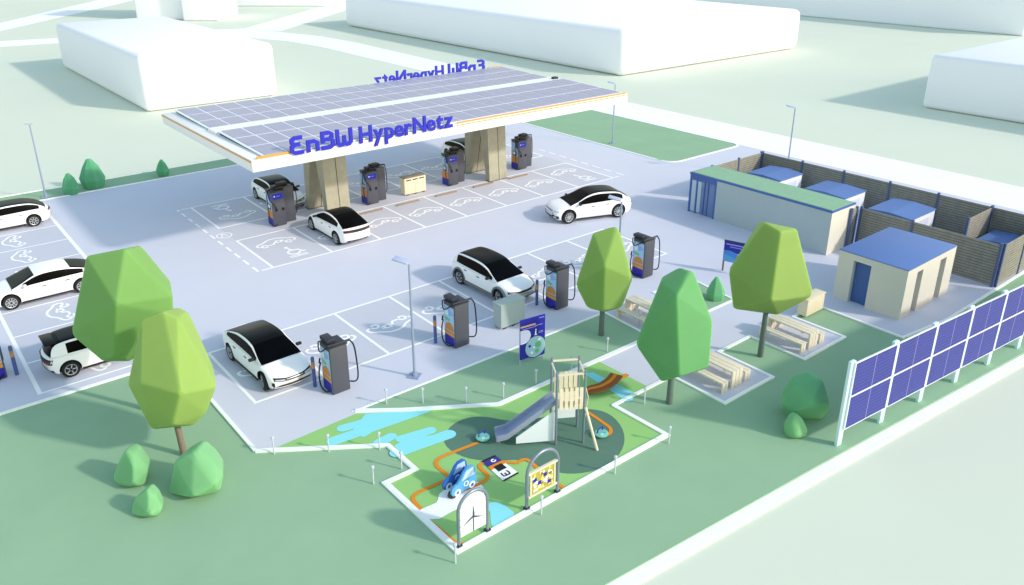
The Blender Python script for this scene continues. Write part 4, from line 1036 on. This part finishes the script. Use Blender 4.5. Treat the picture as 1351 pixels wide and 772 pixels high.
    # lamps, grille, trim: bars that follow the rounded nose and tail
    def surf_x(sg, y, z):
        d = 0.0
        while d < 1.0:
            x = sg*(hl-d); kw, kh = endk(x); T_ = interp(top, x); B0 = zb(x); zc = S['znose'] if sg > 0 else S['ztail']
            fz = ((z-zc)/kh+zc-B0)/(T_-B0)
            if 0 <= fz <= 1.0:
                fy = 1.0
                for (ya, za), (yb, zb_) in zip(sect, sect[1:]):
                    if za <= fz <= zb_ and zb_ > za: fy = ya+(yb-ya)*(fz-za)/(zb_-za)
                if abs(y) <= fy*wid(x)*kw: break
            d += .006
        return bd((sg*(hl-d), y, z))[0]
    def curved(nm, sg, y0, y1, z0, z1, mt, par=None, z0b=None, z1b=None, out=.026, depth=.06):
        ns = 16; vs = []
        z0b = z0 if z0b is None else z0b; z1b = z1 if z1b is None else z1b
        for i in range(ns+1):
            t = i/ns; y = y0+(y1-y0)*t; za = z0+(z0b-z0)*t; zc_ = z1+(z1b-z1)*t
            for z in (za, zc_):
                x = surf_x(sg, y, z); vs += [(x+sg*out, y, z), (x-sg*depth, y, z)]
        fs = []
        for i in range(ns):
            a = i*4; c = a+4
            fs += [(a, c, c+2, a+2), (a+1, a+3, c+3, c+1), (a, a+1, c+1, c), (a+2, c+2, c+3, a+3)]
        fs += [(0, 2, 3, 1), (ns*4, ns*4+1, ns*4+3, ns*4+2)]
        bb = MB(); bb.add(vs, fs, mt); o = bb.build(nm, par or r)
        bm = bmesh.new(); bm.from_mesh(o.data); bmesh.ops.recalc_face_normals(bm, faces=bm.faces[:]); bm.to_mesh(o.data); bm.free()
        return o
    S['trim'](curved, hw)
    # mirrors, handles, sills
    for s in (-1, 1):
        b = MB(); bx = xa-.52; zt = interp(belt, bx)+.06
        b.box(bx-.06, bx+.07, s*(hw*.93)-.11, s*(hw*.93)+.11, zt-.045, zt+.06, M['black'] if S.get('blackmirror', True) else M['paint'], Matrix.Translation((0, s*.1, 0)))
        b.build('mirror', r, 40, .025)
        for hx in S['handles']:
            b = MB(); z = interp(belt, hx)-.17; b.box(hx-.11, hx+.11, s*(wid(hx)*.965)-.02, s*(wid(hx)*.965)+.02, z-.02, z+.022, M['black']); b.build('door_handle', r, 40, .008)
        b = MB(); zt = .20 if not S.get('clad') else .17
        mt = M['clad'] if S.get('clad') else M['black']
        b.box(xr+wr+.07, xf-wr-.07, s*(hw-.035)-.03, s*(hw-.035)+.03, .19, .19+(.2 if S.get('clad') else .07), mt); b.build('sill', r, 40, .015)
        if S.get('clad'):
            for x in (xf, xr):
                b = MB(); vs = []; n_ = 22
                for i in range(n_+1):
                    a = R(-18+216*i/n_)
                    for rr, yy in ((wr+.05, hw-.06), (wr+.14, hw-.07), (wr+.13, hw+.012), (wr+.045, hw+.012)):
                        vs.append((x+rr*math.cos(a), s*yy, wr-.02+rr*math.sin(a)))
                fs = [(i*4+j, i*4+(j+1) % 4, (i+1)*4+(j+1) % 4, (i+1)*4+j) for i in range(n_) for j in range(4)]+[(0, 1, 2, 3), (n_*4+3, n_*4+2, n_*4+1, n_*4)]
                if s < 0: fs = [f[::-1] for f in fs]
                b.add(vs, fs, M['clad']); b.build('arch_trim', r, 40)
    for k_ in ('extra',):
        if S.get(k_): S[k_](r)
    return r

def trim_sedan(c, hw):                    # slim light band, low dark intake
    for s in (-1, 1):
        h_ = c('headlight', 1, s*.80*hw, s*.36*hw, .60, .69, M['black'], z0b=.56, z1b=.645); c('headlight_lens', 1, s*.76*hw, s*.42*hw, .615, .645, M['lamp'], h_, z0b=.59, z1b=.62, out=.036)
        c('air_duct', 1, s*.88*hw, s*.81*hw, .38, .53, M['black'])
    c('light_bar', 1, -.355*hw, .355*hw, .56, .645, M['black'])
    c('front_intake', 1, -.84*hw, .84*hw, .27, .385, M['black'])
    c('tail_light', -1, -.8*hw, .8*hw, .78, .86, M['red']); c('rear_diffuser', -1, -.7*hw, .7*hw, .28, .38, M['black'])
def trim_cross(c, hw):                    # split lamps, grey lower lip
    for s in (-1, 1): h_ = c('headlight', 1, s*.84*hw, s*.38*hw, .66, .75, M['black'], z0b=.62, z1b=.71); c('headlight_lens', 1, s*.8*hw, s*.5*hw, .675, .71, M['lamp'], h_, z0b=.66, z1b=.695, out=.036)
    c('light_bar', 1, -.375*hw, .375*hw, .62, .71, M['black'])
    c('front_lip', 1, -.8*hw, .8*hw, .30, .42, M['clad']); c('front_intake', 1, -.6*hw, .6*hw, .43, .49, M['cabg'])
    c('tail_light', -1, -.8*hw, .8*hw, .82, .92, M['red']); c('rear_bumper', -1, -.7*hw, .7*hw, .3, .42, M['clad'])
def trim_fast(c, hw):                     # wide dark tail panel and diffuser
    for s in (-1, 1): c('headlight', 1, s*.84*hw, s*.45*hw, .63, .70, M['lamp'])
    c('front_intake', 1, -.75*hw, .75*hw, .26, .36, M['black'])
    c('tail_panel', -1, -.82*hw, .82*hw, .83, .95, M['black'])
    for s in (-1, 1): c('tail_light', -1, s*.83*hw, s*.42*hw, .835, .935, M['red'], out=.036)
    c('rear_diffuser', -1, -.68*hw, .68*hw, .30, .37, M['black'])
    for y in (-.5, -.2, .2, .5): c('diffuser_fin', -1, y-.05, y+.05, .24, .31, M['black'])
def trim_grille(c, hw):                   # tall shield grille, dark lip, fog lamp pods
    c('grille', 1, -.45*hw, .45*hw, .47, .76, M['lamp']); c('grille_rim', 1, -.47*hw, .47*hw, .765, .79, M['black']); c('grille_rim', 1, -.47*hw, .47*hw, .44, .465, M['black'])
    for s in (-1, 1):
        c('headlight', 1, s*.88*hw, s*.58*hw, .72, .79, M['lamp']); h_ = c('fog_pod', 1, s*.88*hw, s*.52*hw, .33, .5, M['black']); c('fog_lens', 1, s*.8*hw, s*.6*hw, .38, .46, M['lamp'], h_, out=.036)
    c('front_intake', 1, -.52*hw, .52*hw, .30, .43, M['black'])
    c('tail_light', -1, -.85*hw, .85*hw, .84, .90, M['red']); c('rear_bumper', -1, -.85*hw, .85*hw, .3, .5, M['black'])
def trim_hatch(c, hw):                    # dark oval rear panel
    c('front_panel', 1, -.8*hw, .8*hw, .6, .78, M['black']); 
    for s in (-1, 1): c('headlight', 1, s*.76*hw, s*.5*hw, .63, .75, M['lamp'], out=.036)
    t_ = c('rear_panel', -1, -.86*hw, .86*hw, .66, .86, M['black'])
    for s in (-1, 1): c('tail_light', -1, s*.82*hw, s*.5*hw, .69, .83, M['red'], t_, out=.036)
    c('rear_bumper', -1, -.84*hw, .84*hw, .3, .42, M['black'])
def spoiler(r):
    b = MB(); b.box(-2.2, -1.72, -.62, .62, 1.35, 1.39, M['roofb']); b.build('roof_spoiler', r, 40, .015)
def hatch_spoiler(r):
    b = MB(); b.box(-1.86, -1.45, -.58, .58, 1.415, 1.45, M['roofb']); b.build('roof_spoiler', r, 40, .015)
SED = dict(L=4.95, W=1.92, wb=3.0, wr=.36, znose=.46, ztail=.62, bend=.24,
    top=[(-2.475, .86), (-2.2, 1.0), (-1.6, 1.0), (-.6, .96), (.6, .95), (1.2, .93), (1.9, .82), (2.475, .66)],
    belt=[(-2.3, 1.0), (-1.5, 1.0), (0, .97), (1.0, .95), (1.6, .88)],
    roof=[(-2.15, 1.0), (-1.6, 1.2), (-.9, 1.38), (-.3, 1.44), (.15, 1.42), (.5, 1.32), (1.0, 1.1), (1.42, .93)],
    xw=.42, xb=-1.0, side=(-1.75, 1.0), handles=(.15, -.85), trim=trim_sedan, spokes=7, steer=R(-14))
CRO = dict(L=4.7, W=1.93, wb=3.05, wr=.38, znose=.52, ztail=.7, bend=.2, clad=True,
    top=[(-2.35, .95), (-2.1, 1.06), (-1.5, 1.06), (0, 1.03), (1.0, 1.03), (1.7, .96), (2.35, .78)],
    belt=[(-2.2, 1.07), (-1.4, 1.06), (0, 1.03), (1.0, 1.02), (1.6, .97)],
    roof=[(-2.18, 1.06), (-2.0, 1.34), (-1.7, 1.52), (-.9, 1.60), (-.1, 1.59), (.35, 1.5), (.9, 1.24), (1.38, 1.02)],
    xw=.28, xb=-1.72, side=(-1.78, .98), handles=(.05, -.95), trim=trim_cross, spokes=5, steer=R(-10), extra=None)
FAS = dict(L=4.75, W=1.93, wb=2.98, wr=.38, znose=.5, ztail=.66, bend=.24,
    top=[(-2.375, .9), (-2.15, 1.05), (-1.5, 1.06), (-.4, 1.0), (.8, .98), (1.6, .9), (2.375, .7)],
    belt=[(-2.2, 1.06), (-1.4, 1.05), (0, 1.0), (1.0, .98), (1.6, .9)],
    roof=[(-2.16, 1.05), (-1.7, 1.22), (-1.1, 1.43), (-.5, 1.54), (.05, 1.52), (.4, 1.42), (.95, 1.15), (1.4, .95)],
    xw=.25, xb=-.85, side=(-1.55, .95), handles=(.15, -.8), trim=trim_fast, spokes=6, lightrim=True)
DRV = dict(FAS, L=5.25, wb=3.25, W=2.02, trim=trim_grille, moving=True, spokes=10, lightrim=True, wr=.42, znose=.56, ztail=.74, spw=.05,
    top=[(-2.625, 1.02), (-2.3, 1.16), (-1.5, 1.14), (-.4, 1.08), (.8, 1.07), (1.7, 1.03), (2.3, .94), (2.625, .84)],
    belt=[(-2.3, 1.16), (-1.4, 1.14), (0, 1.08), (1.0, 1.06), (1.7, 1.02)],
    roof=[(-2.36, 1.16), (-2.05, 1.32), (-1.6, 1.56), (-.8, 1.68), (-.1, 1.68), (.4, 1.55), (.98, 1.27), (1.55, 1.06)],
    xw=.3, xb=-1.6, side=(-1.85, 1.05), steer=R(8))
LFT = dict(SED, L=4.9, glassroof=False, trim=trim_sedan, spokes=10, blackmirror=False, side=(-1.6, 1.0), xb=-1.1, steer=0)
EST = dict(SED, glassroof=True, roof=[(-2.25, 1.0), (-1.9, 1.2), (-1.3, 1.40), (-.4, 1.46), (.15, 1.43), (.5, 1.32), (1.0, 1.1), (1.42, .93)], xb=-1.5, spokes=8, side=(-1.9, 1.0), steer=0)
HAT = dict(L=3.95, W=1.78, wb=2.53, wr=.34, znose=.6, ztail=.66, bend=.22,
    top=[(-1.975, .92), (-1.75, .98), (0, .98), (1.0, .98), (1.5, .95), (1.975, .82)],
    belt=[(-1.8, .99), (0, .98), (1.0, .98), (1.4, .95)],
    roof=[(-1.86, .98), (-1.72, 1.26), (-1.45, 1.45), (-.7, 1.52), (.1, 1.51), (.45, 1.42), (.85, 1.2), (1.22, .98)],
    xw=.4, xb=-1.3, side=(-1.15, .95), handles=(.0,), trim=trim_hatch, spokes=5, extra=hatch_spoiler)
make_car('white sedan with black roof in the front row, nearest the left trees', SED, (10.35, 28.15), R(-88))
make_car('white crossover with grey wheel arches in the front row behind the grey cabinet', CRO, (21.95, 28.3), R(-89))
make_car('white fastback seen from behind in front of the left canopy column', FAS, (19.72, 39.75), R(90))
make_car('white sports sedan half hidden behind the leftmost twin charger', EST, (19.55, 47.5), R(-90))
make_car('car behind the right canopy column, only its dark roof showing', EST, (34.7, 47.6), R(-90))
make_car('white car driving across the open pavement toward the left', DRV, (33.0, 32.95), R(160.5))
make_car('white car with dark roof at the upper left edge, furthest in its row', EST, (5.05, 53.1), R(180))
make_car('white sedan with white roof partly hidden behind the broad green tree', LFT, (4.95, 41.35), R(180))
make_car('small white hatchback with black spoiler below the broad green tree', HAT, (5.25, 33.05), R(0))


# ------------------------------------------------------------------ light
w = bpy.data.worlds.new('World'); sc.world = w; w.use_nodes = True
nt = w.node_tree; bg = nt.nodes['Background']
sky = nt.nodes.new('ShaderNodeTexSky'); sky.sky_type = 'NISHITA'; sky.sun_disc = False
SUN_EL, SUN_AZ = 28.2, -60.3                       # azimuth measured from +X towards +Y
sky.sun_elevation = R(SUN_EL); sky.sun_rotation = R(90-SUN_AZ)
sky.air_density = 2.0; sky.dust_density = 1.0; sky.ozone_density = 1.5
nt.links.new(sky.outputs['Color'], bg.inputs['Color']); bg.inputs['Strength'].default_value = .15
su = bpy.data.lights.new('sun', 'SUN'); su.energy = 2.0; su.angle = R(3.0); su.color = (.9, .81, .72)
so = bpy.data.objects.new('sun', su); COL.objects.link(so)
d = Vector((math.cos(R(SUN_AZ))*math.cos(R(SUN_EL)), math.sin(R(SUN_AZ))*math.cos(R(SUN_EL)), math.sin(R(SUN_EL))))
so.rotation_euler = d.to_track_quat('Z', 'Y').to_euler(); so.location = d*60
sc.view_settings.view_transform = 'Standard'; sc.view_settings.look = 'None'
sc.view_settings.exposure = 0.6; sc.view_settings.gamma = 1.0
sc.cycles.max_bounces = 6; sc.cycles.use_denoising = True
